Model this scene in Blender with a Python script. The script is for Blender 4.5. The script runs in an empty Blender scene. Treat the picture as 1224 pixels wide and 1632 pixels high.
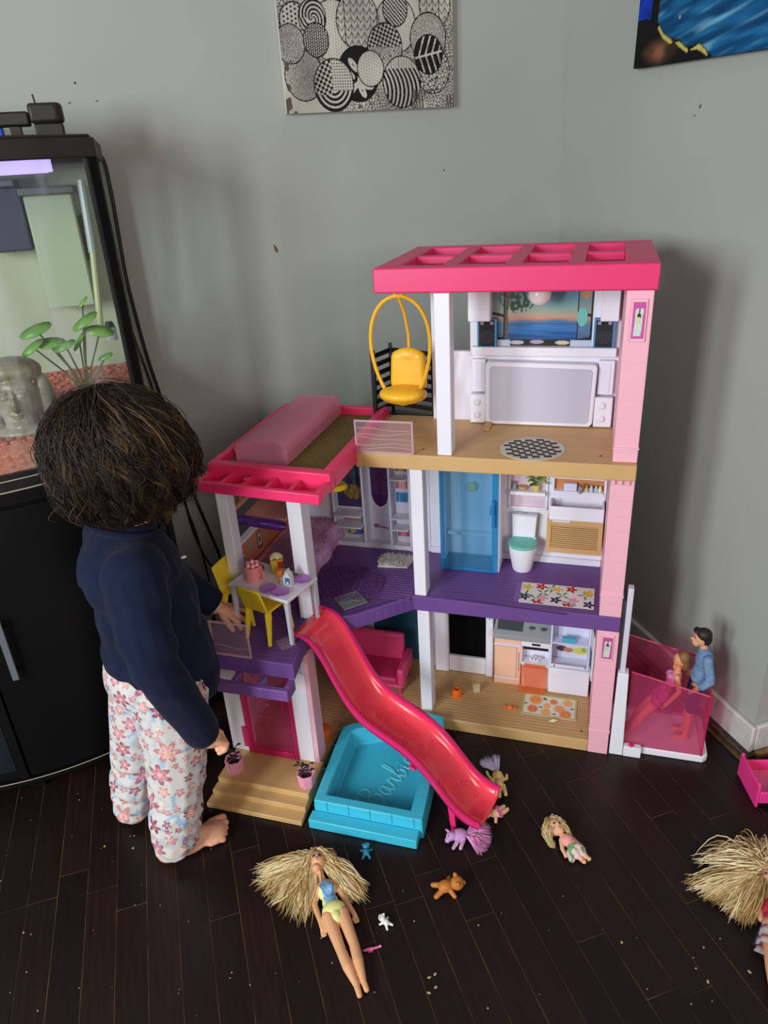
import bpy, bmesh, math, random
import numpy as np
from mathutils import Vector, Matrix, Euler

random.seed(7); rng = np.random.default_rng(7)
scene = bpy.context.scene
COL = scene.collection

# ---------------------------------------------------------------- camera
cam_d = bpy.data.cameras.new('camera'); cam = bpy.data.objects.new('camera', cam_d); COL.objects.link(cam)
cam_d.sensor_fit = 'VERTICAL'; cam_d.sensor_height = 24.0; cam_d.sensor_width = 18.0
cam_d.lens = 24.0 * 1150 / 1632
cam_d.clip_start = 0.02
CR = [[0.952, -0.178, 0.247], [-0.300, -0.399, 0.866], [-0.056, -0.899, -0.434]]   # right / down / forward as columns
_r = Vector([r[0] for r in CR]); _d = Vector([r[1] for r in CR]); _f = Vector([r[2] for r in CR])
_f.normalize(); _r = (_r - _f * _r.dot(_f)).normalized(); _u = _r.cross(_f)
cam.matrix_world = Matrix(((_r.x, _u.x, -_f.x, 0), (_r.y, _u.y, -_f.y, 0), (_r.z, _u.z, -_f.z, 1.33), (0, 0, 0, 1)))
scene.camera = cam

# ---------------------------------------------------------------- light
world = bpy.data.worlds.new('room_light'); scene.world = world; world.use_nodes = True
bg = world.node_tree.nodes['Background']; bg.inputs[0].default_value = (0.86, 0.77, 0.73, 1); bg.inputs[1].default_value = 0.34
def window_light(name, loc, aim, w, h, power, col):
    l = bpy.data.lights.new(name, 'AREA'); l.shape = 'RECTANGLE'; l.size = w; l.size_y = h; l.energy = power; l.color = col
    o = bpy.data.objects.new(name, l); COL.objects.link(o); o.location = loc
    o.rotation_euler = (Vector(aim) - Vector(loc)).to_track_quat('-Z', 'Y').to_euler(); return o
# two windows in the wall to the left of the photographer, one behind
window_light('window_daylight', (-2.3, -1.05, 1.65), (0.7, 1.15, 0.75), 0.42, 1.15, 66, (0.88, 0.95, 1.0))
window_light('window_daylight_two', (-2.3, -0.15, 1.65), (0.7, 1.15, 0.75), 0.42, 1.15, 45, (0.88, 0.95, 1.0))
window_light('window_daylight_rear', (0.6, -2.6, 1.9), (0.3, 1.3, 0.6), 1.2, 1.2, 36, (1.0, 0.92, 0.82))
scene.view_settings.view_transform = 'Standard'; scene.view_settings.look = 'None'
scene.view_settings.exposure = 0.0; scene.view_settings.gamma = 1.0; scene.view_settings.use_curve_mapping = False

# ---------------------------------------------------------------- helpers: colour + materials
def lin(c):
    return tuple(((x / 255) / 12.92 if x / 255 <= 0.04045 else ((x / 255 + 0.055) / 1.055) ** 2.4) for x in c)
def rgba(c): return (*lin(c), 1.0)
MATS = {}
def mat(name, col, rough=0.45, metal=0.0, spec=0.5, noise=None, bump=None, coat=0.0, sheen=0.0):
    """principled material; noise=(scale, other_colour, amount) colour grain; bump=(scale, strength, kind)"""
    if name in MATS: return MATS[name]
    m = bpy.data.materials.new(name); m.use_nodes = True; nt = m.node_tree; b = nt.nodes['Principled BSDF']
    b.inputs['Base Color'].default_value = rgba(col); b.inputs['Roughness'].default_value = rough
    b.inputs['Metallic'].default_value = metal; b.inputs['Specular IOR Level'].default_value = spec
    b.inputs['Coat Weight'].default_value = coat; b.inputs['Sheen Weight'].default_value = sheen
    tc = nt.nodes.new('ShaderNodeTexCoord')
    if noise:
        n = nt.nodes.new('ShaderNodeTexNoise'); n.inputs['Scale'].default_value = noise[0]; n.inputs['Detail'].default_value = 5
        mp = nt.nodes.new('ShaderNodeMapping'); nt.links.new(tc.outputs['Object'], mp.inputs['Vector'])
        if len(noise) > 3: mp.inputs['Scale'].default_value = noise[3]
        nt.links.new(mp.outputs[0], n.inputs['Vector'])
        r = nt.nodes.new('ShaderNodeValToRGB'); r.color_ramp.elements[0].position = 0.35; r.color_ramp.elements[1].position = 0.68
        nt.links.new(n.outputs['Fac'], r.inputs[0])
        mx = nt.nodes.new('ShaderNodeMix'); mx.data_type = 'RGBA'
        mx.inputs[6].default_value = rgba(col); mx.inputs[7].default_value = rgba(noise[1])
        mm = nt.nodes.new('ShaderNodeMath'); mm.operation = 'MULTIPLY'; mm.inputs[1].default_value = noise[2]
        nt.links.new(r.outputs[0], mm.inputs[0]); nt.links.new(mm.outputs[0], mx.inputs[0])
        nt.links.new(mx.outputs[2], b.inputs['Base Color'])
    if bump:
        kind = bump[2] if len(bump) > 2 else 'noise'
        if kind == 'brick':
            t = nt.nodes.new('ShaderNodeTexBrick'); t.inputs['Scale'].default_value = bump[0]; t.inputs['Mortar Size'].default_value = 0.02
            t.inputs['Color1'].default_value = (1, 1, 1, 1); t.inputs['Color2'].default_value = (.8, .8, .8, 1); t.inputs['Mortar'].default_value = (0, 0, 0, 1)
            mp2 = nt.nodes.new('ShaderNodeMapping'); mp2.inputs['Rotation'].default_value = (math.pi / 2, 0, 0)
            nt.links.new(tc.outputs['Object'], mp2.inputs['Vector']); nt.links.new(mp2.outputs[0], t.inputs['Vector']); out = t.outputs['Color']
        elif kind == 'wave':
            t = nt.nodes.new('ShaderNodeTexWave'); t.inputs['Scale'].default_value = bump[0]; t.bands_direction = 'Y'
            nt.links.new(tc.outputs['Object'], t.inputs['Vector']); out = t.outputs['Fac']
        else:
            t = nt.nodes.new('ShaderNodeTexNoise'); t.inputs['Scale'].default_value = bump[0]; t.inputs['Detail'].default_value = 4
            nt.links.new(tc.outputs['Object'], t.inputs['Vector']); out = t.outputs['Fac']
        bp = nt.nodes.new('ShaderNodeBump'); bp.inputs['Strength'].default_value = bump[1]; bp.inputs['Distance'].default_value = 0.002
        nt.links.new(out, bp.inputs['Height']); nt.links.new(bp.outputs[0], b.inputs['Normal'])
    MATS[name] = m; return m
def clear(name, tint, body, amount, rough=0.15):
    """tinted clear plastic / glass: transparent mixed with a glossy plastic body"""
    if name in MATS: return MATS[name]
    m = bpy.data.materials.new(name); m.use_nodes = True; nt = m.node_tree; b = nt.nodes['Principled BSDF']
    b.inputs['Base Color'].default_value = rgba(body); b.inputs['Roughness'].default_value = rough
    t = nt.nodes.new('ShaderNodeBsdfTransparent'); t.inputs[0].default_value = rgba(tint)
    mx = nt.nodes.new('ShaderNodeMixShader'); mx.inputs[0].default_value = amount
    nt.links.new(t.outputs[0], mx.inputs[1]); nt.links.new(b.outputs[0], mx.inputs[2])
    nt.links.new(mx.outputs[0], nt.nodes['Material Output'].inputs['Surface']); MATS[name] = m; return m
def vcol(name, rough=0.5, spec=0.4, bump=None, sheen=0.0):
    """material that shows the mesh's own colour attribute (printed cloth, stickers, paint)"""
    if name in MATS: return MATS[name]
    m = mat(name, (128, 128, 128), rough, 0, spec, None, bump, 0, sheen); nt = m.node_tree
    a = nt.nodes.new('ShaderNodeAttribute'); a.attribute_name = 'print'
    nt.links.new(a.outputs['Color'], nt.nodes['Principled BSDF'].inputs['Base Color']); return m
def glow(name, col, strength):
    m = bpy.data.materials.new(name); m.use_nodes = True; b = m.node_tree.nodes['Principled BSDF']
    b.inputs['Base Color'].default_value = rgba(col); b.inputs['Emission Color'].default_value = rgba(col); b.inputs['Emission Strength'].default_value = strength
    return m

# ---------------------------------------------------------------- helpers: meshes
class MB:
    def __init__(s): s.v = []; s.f = []; s.c = None
    def add(s, vs, fs):
        n = len(s.v); s.v += [tuple(p) for p in vs]; s.f += [tuple(i + n for i in f) for f in fs]; return s
    def box(s, x0, y0, z0, x1, y1, z1):
        return s.add([(x0, y0, z0), (x1, y0, z0), (x1, y1, z0), (x0, y1, z0), (x0, y0, z1), (x1, y0, z1), (x1, y1, z1), (x0, y1, z1)],
                     [(0, 3, 2, 1), (4, 5, 6, 7), (0, 1, 5, 4), (1, 2, 6, 5), (2, 3, 7, 6), (3, 0, 4, 7)])
    def hexa(s, p): return s.add(p, [(0, 3, 2, 1), (4, 5, 6, 7), (0, 1, 5, 4), (1, 2, 6, 5), (2, 3, 7, 6), (3, 0, 4, 7)])
    def prism(s, poly, z0, z1, top=None):
        n = len(poly); t = top or poly
        return s.add([(x, y, z0) for x, y in poly] + [(x, y, z1) for x, y in t],
                     [tuple(range(n - 1, -1, -1)), tuple(range(n, 2 * n))] + [(i, (i + 1) % n, n + (i + 1) % n, n + i) for i in range(n)])
    def prismv(s, poly, y0, y1):          # outline in x,z swept along y
        n = len(poly)
        return s.add([(x, y0, z) for x, z in poly] + [(x, y1, z) for x, z in poly],
                     [tuple(range(n)), tuple(range(2 * n - 1, n - 1, -1))] + [(i, n + i, n + (i + 1) % n, (i + 1) % n) for i in range(n)])
    def tube(s, pts, r, n=8, flat=1.0, caps=True, closed=False):
        P = [Vector(p) for p in pts]; k = len(P); R = r if isinstance(r, (list, tuple)) else [r] * k
        up = None; vs = []
        for i in range(k):
            d = (P[(i + 1) % k] - P[i - 1]) if closed else (P[min(i + 1, k - 1)] - P[max(i - 1, 0)])
            d.normalize()
            if up is None: up = Vector((0, 0, 1)) if abs(d.z) < 0.9 else Vector((1, 0, 0))
            a = d.cross(up).normalized(); up = a.cross(d).normalized()
            for j in range(n):
                t = 2 * math.pi * j / n; vs.append(P[i] + a * (math.cos(t) * R[i]) + up * (math.sin(t) * R[i] * flat))
        fs = []
        for i in range(k if closed else k - 1):
            q = (i + 1) % k
            for j in range(n): fs.append((i * n + j, i * n + (j + 1) % n, q * n + (j + 1) % n, q * n + j))
        if caps and not closed: fs += [tuple(range(n - 1, -1, -1)), tuple(range((k - 1) * n, k * n))]
        return s.add(vs, fs)
    def lathe(s, prof, c=(0, 0, 0), n=20, sx=1.0, sy=1.0):
        vs = []; k = len(prof)
        for r, z in prof:
            for j in range(n):
                t = 2 * math.pi * j / n; vs.append((c[0] + sx * r * math.cos(t), c[1] + sy * r * math.sin(t), c[2] + z))
        fs = [(i * n + j, i * n + (j + 1) % n, (i + 1) * n + (j + 1) % n, (i + 1) * n + j) for i in range(k - 1) for j in range(n)]
        if prof[0][0] > 1e-6: fs.append(tuple(range(n - 1, -1, -1)))
        if prof[-1][0] > 1e-6: fs.append(tuple(range((k - 1) * n, k * n)))
        return s.add(vs, fs)
    def ell(s, c, r, n=14, m=9, rot=None):
        if isinstance(r, (int, float)): r = (r, r, r)
        E = Euler(rot).to_matrix() if rot else None; vs = []
        def P(x, y, z):
            p = Vector((x * r[0], y * r[1], z * r[2]))
            if E: p = E @ p
            return p + Vector(c)
        vs.append(P(0, 0, -1))
        for i in range(1, m):
            a = -math.pi / 2 + math.pi * i / m
            for j in range(n):
                t = 2 * math.pi * j / n; vs.append(P(math.cos(a) * math.cos(t), math.cos(a) * math.sin(t), math.sin(a)))
        vs.append(P(0, 0, 1)); e = len(vs) - 1
        fs = [(0, 1 + (j + 1) % n, 1 + j) for j in range(n)]
        for i in range(m - 2):
            for j in range(n): fs.append((1 + i * n + j, 1 + i * n + (j + 1) % n, 1 + (i + 1) * n + (j + 1) % n, 1 + (i + 1) * n + j))
        fs += [(1 + (m - 2) * n + j, 1 + (m - 2) * n + (j + 1) % n, e) for j in range(n)]
        return s.add(vs, fs)
    def move(s, d, rz=0.0):
        c, q = math.cos(rz), math.sin(rz); s.v = [(x * c - y * q + d[0], x * q + y * c + d[1], z + d[2]) for x, y, z in s.v]; return s
    def mesh(s, name, smooth=35):
        me = bpy.data.meshes.new(name); me.from_pydata(s.v, [], s.f)
        bm = bmesh.new(); bm.from_mesh(me); bmesh.ops.recalc_face_normals(bm, faces=bm.faces); bm.to_mesh(me); bm.free()
        if smooth:
            me.shade_smooth(); me.set_sharp_from_angle(angle=math.radians(smooth))
        return me
def B(*a): return MB().box(*a)
def link(name, me, m, parent=None, bevel=0.0, label=None):
    o = bpy.data.objects.new(name, me); COL.objects.link(o)
    if m and not me.materials: me.materials.append(m)
    if parent: o.parent = parent
    if bevel:
        b = o.modifiers.new('bevel', 'BEVEL'); b.width = bevel; b.segments = 2; b.limit_method = 'ANGLE'; b.angle_limit = math.radians(40)
    if label: o['label'] = label
    return o
def obj(name, mb, m, parent=None, bevel=0.0, smooth=35, label=None): return link(name, mb.mesh(name, smooth), m, parent, bevel, label)
def tag(o, label, cat, group=None):
    o['label'] = label; o['category'] = cat
    if group: o['group'] = group
    return o
def thing(name, label, cat, loc, rz=0.0, group=None):
    o = bpy.data.objects.new(name, None); COL.objects.link(o); o.empty_display_size = 0.02
    o.location = loc; o.rotation_euler = (0, 0, rz); return tag(o, label, cat, group)
def struct(o): o['kind'] = 'structure'; return o
def copy_tree(o, parent=None):
    c = o.copy(); COL.objects.link(c); c.parent = parent
    for ch in list(o.children): copy_tree(ch, c)
    return c
def paint(me, cols):
    a = me.color_attributes.new('print', 'FLOAT_COLOR', 'POINT')
    c = np.ones((len(me.vertices), 4), dtype=np.float32); c[:, :3] = cols; a.data.foreach_set('color', c.ravel())
def s2l(c): c = np.asarray(c, dtype=float) / 255.0; return np.where(c <= 0.04045, c / 12.92, ((c + 0.055) / 1.055) ** 2.4)
def sheet(name, p0, ex, ey, nx, ny, fn, m, parent, label=None):
    """flat printed sheet: fn(x, y) -> sRGB 0..255, x,y in 0..1"""
    p0, ex, ey = np.array(p0, float), np.array(ex, float), np.array(ey, float)
    X, Y = np.meshgrid(np.linspace(0, 1, nx + 1), np.linspace(0, 1, ny + 1))
    V = p0 + X.ravel()[:, None] * ex + Y.ravel()[:, None] * ey
    i = np.arange(nx)[None, :] + (nx + 1) * np.arange(ny)[:, None]; i = i.ravel()
    me = bpy.data.meshes.new(name); me.from_pydata(V.tolist(), [], np.stack([i, i + 1, i + nx + 2, i + nx + 1], 1).tolist())
    paint(me, s2l(np.clip(fn(X.ravel(), Y.ravel()), 0, 255))); return link(name, me, m, parent, label=label)
def blob(prims, voxel, smooth=4, name='body'):
    """one continuous skin grown around tapered limbs and ellipsoids"""
    mb = MB()
    for p in prims:
        if p[0] == 'e': mb.ell(p[1], p[2], 16, 10, p[3] if len(p) > 3 else None)
        else:
            P = [Vector(q) for q in p[1]]; R = p[2]
            for i, q in enumerate(P):
                mb.ell(q, R[i], 12, 8)
                if i:
                    d = (q - P[i - 1]); L = d.length
                    if L < 1e-6: continue
                    mb.tube([P[i - 1], q], [R[i - 1], R[i]], 12)
    me = mb.mesh('tmp', 0); o = bpy.data.objects.new('tmp', me); COL.objects.link(o)
    r = o.modifiers.new('r', 'REMESH'); r.mode = 'VOXEL'; r.voxel_size = voxel
    if smooth:
        s = o.modifiers.new('s', 'SMOOTH'); s.iterations = smooth; s.factor = 0.5
    dg = bpy.context.evaluated_depsgraph_get(); dg.update()
    out = bpy.data.meshes.new_from_object(o.evaluated_get(dg)); out.name = name
    bpy.data.objects.remove(o); bpy.data.meshes.remove(me); out.materials.clear(); out.shade_smooth(); return out
def verts(me):
    a = np.empty(len(me.vertices) * 3); me.vertices.foreach_get('co', a); return a.reshape(-1, 3)
def vnoise(x, y, s, seed=0):      # smooth value noise for painted prints
    r = np.random.default_rng(seed); T = r.random((64, 64)); x = np.asarray(x) * s; y = np.asarray(y) * s
    i = np.floor(x).astype(int); j = np.floor(y).astype(int); a = x - i; b = y - j; a = a * a * (3 - 2 * a); b = b * b * (3 - 2 * b)
    g = lambda p, q: T[p % 64, q % 64]
    return (g(i, j) * (1 - a) + g(i + 1, j) * a) * (1 - b) + (g(i, j + 1) * (1 - a) + g(i + 1, j + 1) * a) * b
def strands(paths, r, cols=None, n=4, flat=1.0):
    """tapered locks of hair; returns a mesh"""
    mb = MB(); cc = []
    for k, p in enumerate(paths):
        m = len(p); n0 = len(mb.v)
        rad = [r * (0.55 + 0.45 * math.sin(math.pi * min(1, (i + 1) / m * 0.9 + 0.1))) * (1.0 if i < m - 1 else 0.25) for i in range(m)]
        mb.tube(p, rad, n, flat, caps=False)
        if cols is not None: cc += [cols[k]] * (len(mb.v) - n0)
    me = bpy.data.meshes.new('hair'); me.from_pydata(mb.v, [], mb.f); me.shade_smooth()
    if cols is not None: paint(me, s2l(np.array(cc)))
    return me

# house frame: origin at the foot of the pink column, u along the front, v into the house
HO = Vector((0.849, 1.128, 0.0)); HA = math.atan2(-0.551, 0.834)
def HW(u, v, z=0.0): return (HO.x + math.cos(HA) * u - math.sin(HA) * v, HO.y + math.sin(HA) * u + math.cos(HA) * v, z)
def hthing(name, label, cat, u, v, z, rz=0.0, group=None): return thing(name, label, cat, HW(u, v, z), HA + rz, group)

# ================================================================= the room
XW, YW = 1.165, 2.019
paintL = mat('wall_paint', (167, 171, 164), 0.75, 0, 0.25, (2.2, (158, 161, 153), 0.6), (260, 0.05))
wl = struct(obj('wall_back', B(-2.2, YW, -0.02, XW + 0.12, YW + 0.12, 2.6), paintL))
wr = struct(obj('wall_right', B(XW, 1.015, -0.02, XW + 0.12, YW, 2.6), paintL))
wj = struct(obj('wall_return', B(XW + 0.12, 1.015, -0.02, XW + 1.4, 1.135, 2.6), paintL))
white_trim = mat('trim_white', (205, 203, 200), 0.5, noise=(30, (180, 172, 160), 0.5))
shoe = mat('shoe_moulding', (44, 32, 25), 0.5, noise=(60, (92, 70, 48), 0.5, (1, 1, 4)))
def baseboard(name, x0, y0, x1, y1, m, zt=0.09, zb=0.016):
    return struct(obj(name, B(x0, y0, zb, x1, y1, zt), m, bevel=0.004))
baseboard('baseboard_right', XW - 0.014, 1.001, XW, YW, white_trim)
baseboard('baseboard_return', XW, 1.001, XW + 1.4, 1.015, white_trim)
baseboard('baseboard_back', -2.2, YW - 0.014, XW - 0.014, YW, white_trim)
struct(obj('trim_right', B(XW - 0.028, 0.99, 0.002, XW, YW - 0.014, 0.018), shoe, bevel=0.005))
struct(obj('trim_return', B(XW, 0.985, 0.002, XW + 1.4, 1.001, 0.02), mat('shoe_light', (150, 120, 75), 0.5, noise=(40, (90, 70, 45), 0.7)), bevel=0.004))
smud = mat('wall_scuff', (60, 55, 48), 0.9)
brown = mat('wall_scuff_brown', (105, 78, 62), 0.9)
def scuff(x, z, w, h, wall, m, rot=0.3):
    mb = MB(); pts = []
    for k in range(9):
        t = 2 * math.pi * k / 9; r = 0.7 + 0.5 * random.random()
        a, b = math.cos(t) * w * r, math.sin(t) * h * r; pts.append((x + a * math.cos(rot) - b * math.sin(rot), z + a * math.sin(rot) + b * math.cos(rot)))
    if wall is wl: mb.prismv(pts, YW - 0.0006, YW + 0.001)
    else: mb.prismv(pts, 0, 0.0016); mb.v = [(XW - 0.0006 + y, x0, z0) for x0, y, z0 in mb.v]
    obj('scuff_mark', mb, m, wall, smooth=0)
scuff(-0.089, 1.534, .003, .0028, wl, smud); scuff(-0.11, 1.495, .004, .0013, wl, smud, 0.6); scuff(-0.05, 1.497, .004, .0015, wl, brown, .2)
scuff(0.324, 1.142, .004, .013, wl, brown); scuff(0.805, 1.305, .0022, .0022, wl, smud); scuff(1.461, 1.401, .002, .005, wr, smud); scuff(1.475, 1.385, .0015, .002, wr, smud)

# plank floor: every board its own piece, dusty seams between
sub = struct(obj('floor', B(-2.2, -1.0, -0.05, XW + 1.5, YW + 0.1, -0.0009), mat('floor_seam', (122, 94, 64), 0.8, noise=(11, (24, 17, 13), 0.95))))
plank_m = []
for k, c in enumerate([(32, 20, 18), (36, 22, 18), (28, 19, 18), (41, 25, 20)]):
    plank_m.append(mat('dark_plank_%d' % k, c, 0.38, 0, 0.3, (9, (21, 15, 14), 0.7, (14, 1, 1)), (70, 0.16)))
PWD = 0.0595; plank_me = {}
xk = -1.0135
while xk < 1.75:
    y = -0.35 - random.random() * 0.5
    while y < YW - 0.02:
        L = random.choice((0.36, 0.44, 0.52, 0.6, 0.7)); y2 = min(y + L, YW - 0.004)
        if y2 - y > 0.04 and y2 > 0.3 and not (xk + PWD > XW and y2 > 0.985 and y > 0.9):
            if xk + PWD > XW - 0.002: y2 = min(y2, 0.984)
            if y2 - y > 0.04:
                key = (round(y2 - y, 3), random.randrange(4))
                if key not in plank_me:
                    plank_me[key] = B(0.0008, 0.0008, -0.0033, PWD - 0.0008, key[0] - 0.0008, 0.0003).mesh('plank', 0); plank_me[key].materials.append(plank_m[key[1]])
                p = link('plank', plank_me[key], None, sub, 0.0005); p.location = (xk, y, random.uniform(-.0003, 0))
        y += L
    xk += PWD
# crumbs and dust specks nobody could count
cr = MB()
for _ in range(230):
    x, y = random.uniform(-0.6, 1.05), random.uniform(0.45, 1.5); _u, _v = (x - HO.x) * math.cos(HA) + (y - HO.y) * math.sin(HA), -(x - HO.x) * math.sin(HA) + (y - HO.y) * math.cos(HA)
    if -.92 < _u < .26 and _v > -.4: continue
    r = random.uniform(0.0006, 0.0019) * (1.6 if random.random() < .08 else 1)
    cr.ell((x, y, r * .5), (r, r * random.uniform(.6, 1.4), r * .6), 5, 3, (0, 0, random.random() * 6))
for x, y in [(0.25, 0.77), (0.262, 0.772), (0.255, 0.75), (0.24, 0.745), (0.79, 0.59), (0.71, 0.6)]: cr.ell((x, y, .0015), (.004, .0025, .0015), 6, 4, (0, 0, x * 50))
o = obj('floor_crumbs', cr, mat('crumb', (170, 150, 120), 0.9)); o['kind'] = 'stuff'; tag(o, 'pale crumbs and dust specks scattered over the dark floor', 'crumbs')

# ---------------------------------------------------------------- wall art
canvas = mat('canvas_edge', (205, 204, 192), 0.8)
printm = vcol('painted_canvas', 0.7, 0.2)
def zent(x, y):
    """ink drawing of overlapping patterned circles; x right, y up, whole canvas"""
    X = x * 0.44; Y = y * 0.56; base = np.full((len(x), 3), 186.0); base[:, 1] -= 2; base[:, 2] -= 14
    ink = np.zeros(len(x))
    r0 = np.random.default_rng(3)
    # background: little pebbles
    def cells(sc, seed, th, a=X, b=Y):
        gx, gy = a * sc, b * sc; i, j = np.floor(gx), np.floor(gy); d1 = np.full(len(a), 9.0); d2 = np.full(len(a), 9.0)
        for di in (-1, 0, 1):
            for dj in (-1, 0, 1):
                ii, jj = i + di, j + dj; h1 = np.modf(np.abs(np.sin(ii * 12.9898 + jj * 78.233 + seed) * 43758.5453))[0]; h2 = np.modf(np.abs(np.sin(ii * 39.34 + jj * 11.13 + seed) * 24634.63))[0]
                d = np.hypot(gx - ii - h1, gy - jj - h2); d2 = np.where(d < d1, d1, np.minimum(d2, d)); d1 = np.minimum(d1, d)
        return (d2 - d1 < th).astype(float), d1
    bgk, d1 = cells(150, 1, 0.22); ink = bgk * 0.62 * (vnoise(x, y, 5, 2) > 0.3)
    base *= (0.78 + 0.3 * vnoise(x, y, 7, 8))[:, None]
    C = [(.05, .31, .06, 'leaf'), (.16, .3, .065, 'dots'), (.27, .3, .06, 'half'), (.38, .31, .06, 'curl'), (.1, .42, .07, 'fine'), (.22, .42, .07, 'stripe2'), (.34, .42, .07, 'petal'), (.051, .079, .05, 'curl2'), (.038, .19, .036, 'dots'), (.024, .145, .038, 'curl'), (.132, .169, .06, 'fine'), (.083, .197, .035, 'stripe'), (.088, .152, .033, 'dark_dots'), (.29, .18, .055, 'fine'), (.194, .19, .056, 'leaf'),
         (.393, .221, .043, 'leaf'), (.29, .212, .033, 'stripe2'), (.374, .152, .05, 'curl'), (.384, .083, .048, 'peb'), (.26, .135, .047, 'chk'), (.374, .117, .04, 'vein'), (.188, .079, .056, 'petal'), (.22, .09, .036, 'fine2'), (.124, .057, .053, 'half'), (.301, .059, .053, 'zebra')]
    for cx, cy, r, k in C:
        dx, dy = X - cx, (Y - cy); d = np.hypot(dx * 1.06, dy * 0.94); I = d < r; a = np.arctan2(dy, dx); f = np.zeros(len(x))
        if k == 'dots': f = (np.hypot(np.modf(np.abs(X * 105))[0] - .5, np.modf(np.abs(Y * 105 + np.floor(X * 105) * .5))[0] - .5) < .27)
        elif k == 'dark_dots': f = (np.hypot(np.modf(np.abs(X * 190))[0] - .5, np.modf(np.abs(Y * 190 + np.floor(X * 190) * .5))[0] - .5) > .36)
        elif k in ('fine', 'fine2'): f = 0.6 * (np.hypot(np.modf(np.abs(X * 150))[0] - .5, np.modf(np.abs(Y * 150 + np.floor(X * 150) * .37))[0] - .5) < .16)
        elif k == 'leaf':
            s = 62; f = (np.abs(np.modf(np.abs(Y * s - np.abs(np.modf(np.abs(X * s))[0] - .5) * 1.6))[0] - .5) < .09) | (np.abs(np.modf(np.abs(X * s))[0] - .02) < .06)
        elif k == 'chk': f = ((np.floor(X * 150 + Y * 60) + np.floor(Y * 150 - X * 60)) % 2 == 0) & (dy > 0) | (cells(210, 5, .14)[0] > 0) & (dy <= 0)
        elif k in ('curl', 'curl2'):
            _, q = cells(95, 7, .2); f = (np.abs(np.sin(q * 13)) > .82) * .9
        elif k == 'peb': f = cells(120, 9, .16)[0]
        elif k == 'vein': f = ~((np.abs(dy - dx * .2) < .0022) | ((np.abs(np.modf(np.abs((dx - np.abs(dy) * .35) * 60))[0] - .5) < .13) & (np.abs(np.sin(dy * 900)) > .25)))
        elif k == 'petal':
            f = np.ones(len(x)); 
            for (px, py, an, ln) in [(-.012, .02, 2.2, .018), (.012, .025, 1.0, .016), (-.02, -.0, 2.4, .014), (.012, .0, .9, .022), (.0, -.02, .6, .016), (.02, -.025, -.3, .018), (.008, -.035, -1.1, .018), (-.014, -.03, -2.2, .015)]:
                ux, uy = math.cos(an), math.sin(an); e = ((dx - px) * ux + (dy - py) * uy) / ln; w = (-(dx - px) * uy + (dy - py) * ux) / (ln * .42); f = np.where((e * e + w * w < 1) & ~(np.hypot(e, w * 1.4) < .22), 0, f)
        elif k == 'half': f = np.where(dx < -.004, (np.floor(X * 140 + Y * 40) + np.floor(Y * 140 - X * 40)) % 2 == 0, np.where(dy < -.012, np.modf(d * 95)[0] > .5, np.hypot(np.modf(np.abs(X * 160))[0] - .5, np.modf(np.abs(Y * 160))[0] - .5) < .24)); f = np.where((dy < -.02), np.modf(d * 95)[0] > .45, f)
        elif k == 'zebra': f = np.where(dy > .03, 0.5 * (np.modf(np.abs(X * 150))[0] < .2), np.sin((dx * 1.2 + dy * dy * 9 + dy * .35) * 480) > -.1)
        elif k == 'stripe': f = np.modf(np.abs(d * 120 + a * .6))[0] > .5
        elif k == 'stripe2': f = np.sin((dx + dy) * 700) > 0
        ink = np.where(I, f, ink); ink = np.where(np.abs(d - r) < .0013, 1, ink)
    smear = (vnoise(x, y, 9, 4) > .45) & (((x < .06) & (y < .2) & (vnoise(x, y, 40, 5) > .5)) | ((x > .74) & (y < .075) & (np.sin(X * 900 + vnoise(x, y, 30, 1) * 6) > -.4)))
    base = np.where(smear[:, None], base * np.array([.55, .47, .45]), base); ink = np.where(smear, ink * .4, ink)
    return base * (1 - ink[:, None] * .88)
art = thing('canvas_drawing', 'canvas with black and white ink circles on the wall left of the corner', 'wall art', (0.386, YW - 0.022, 1.453))
obj('canvas_frame', B(0, 0, 0, 0.44, 0.0215, 0.56), canvas, art, 0.002)
sheet('drawing', (0, -0.0006, 0), (0.44, 0, 0), (0, 0, 0.56), 420, 500, zent, printm, art)
def sea(x, y):
    x = x / .49; y = y / .62
    n = vnoise(x * .5 + y * .3, y * 3 - x * .5, 14, 5); n2 = vnoise(x * .6, y * 4 - x, 8, 9); c = np.zeros((len(x), 3))
    c[:] = (14, 82, 128); c += (n[:, None] - .5) * np.array([40, 60, 70]); c += np.clip(n2 - .62, 0, 1)[:, None] * np.array([260, 200, 150])
    c = np.where(((y > .12) & (x < .2))[:, None], c * np.array([.55, .55, 1.15]), c)
    # land: black rise with brown rock, yellow lit edge
    hgt = np.interp(x, [0, .08, .2, .26, .34, .42, .5, .6, .66, .72], [.27, .27, .24, .18, .14, .12, .075, .085, .05, 0])
    land = y < hgt; bl = np.array([14., 13, 14]); rk = np.clip(1.2 - np.hypot((x - .24) / .16, (y - .075) / .075), 0, 1) * (.5 + vnoise(x, y * 2, 12, 3))
    c = np.where(land[:, None], bl + np.clip(rk, 0, 1)[:, None] * np.array([120, 74, 45]), c)
    edge = np.abs(y - (hgt - .022)) < np.interp(x, [.2, .22, .34, .36, .38, .42, .5, .51, .53, .6, .66, .68], [0, .012, .012, 0, 0, .012, .01, 0, .0, .016, .012, 0])
    c = np.where(edge[:, None], np.array([190., 182, 95]), c)
    c = np.where(((np.abs(x - .165) < .032) & (y > hgt - .01))[:, None], bl, c)
    for sx, sy in [(.08, .42), (.4, .24), (.75, .34), (.2, .6), (.6, .7), (.85, .55)]:
        c = np.where((np.hypot((x - sx) * 1.1, y - sy) < .008)[:, None], 215., c)
    return c
pt = thing('canvas_painting', 'blue seascape painting with black headland on the right wall', 'wall art', (XW - 0.021, 1.68, 1.494))
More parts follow.
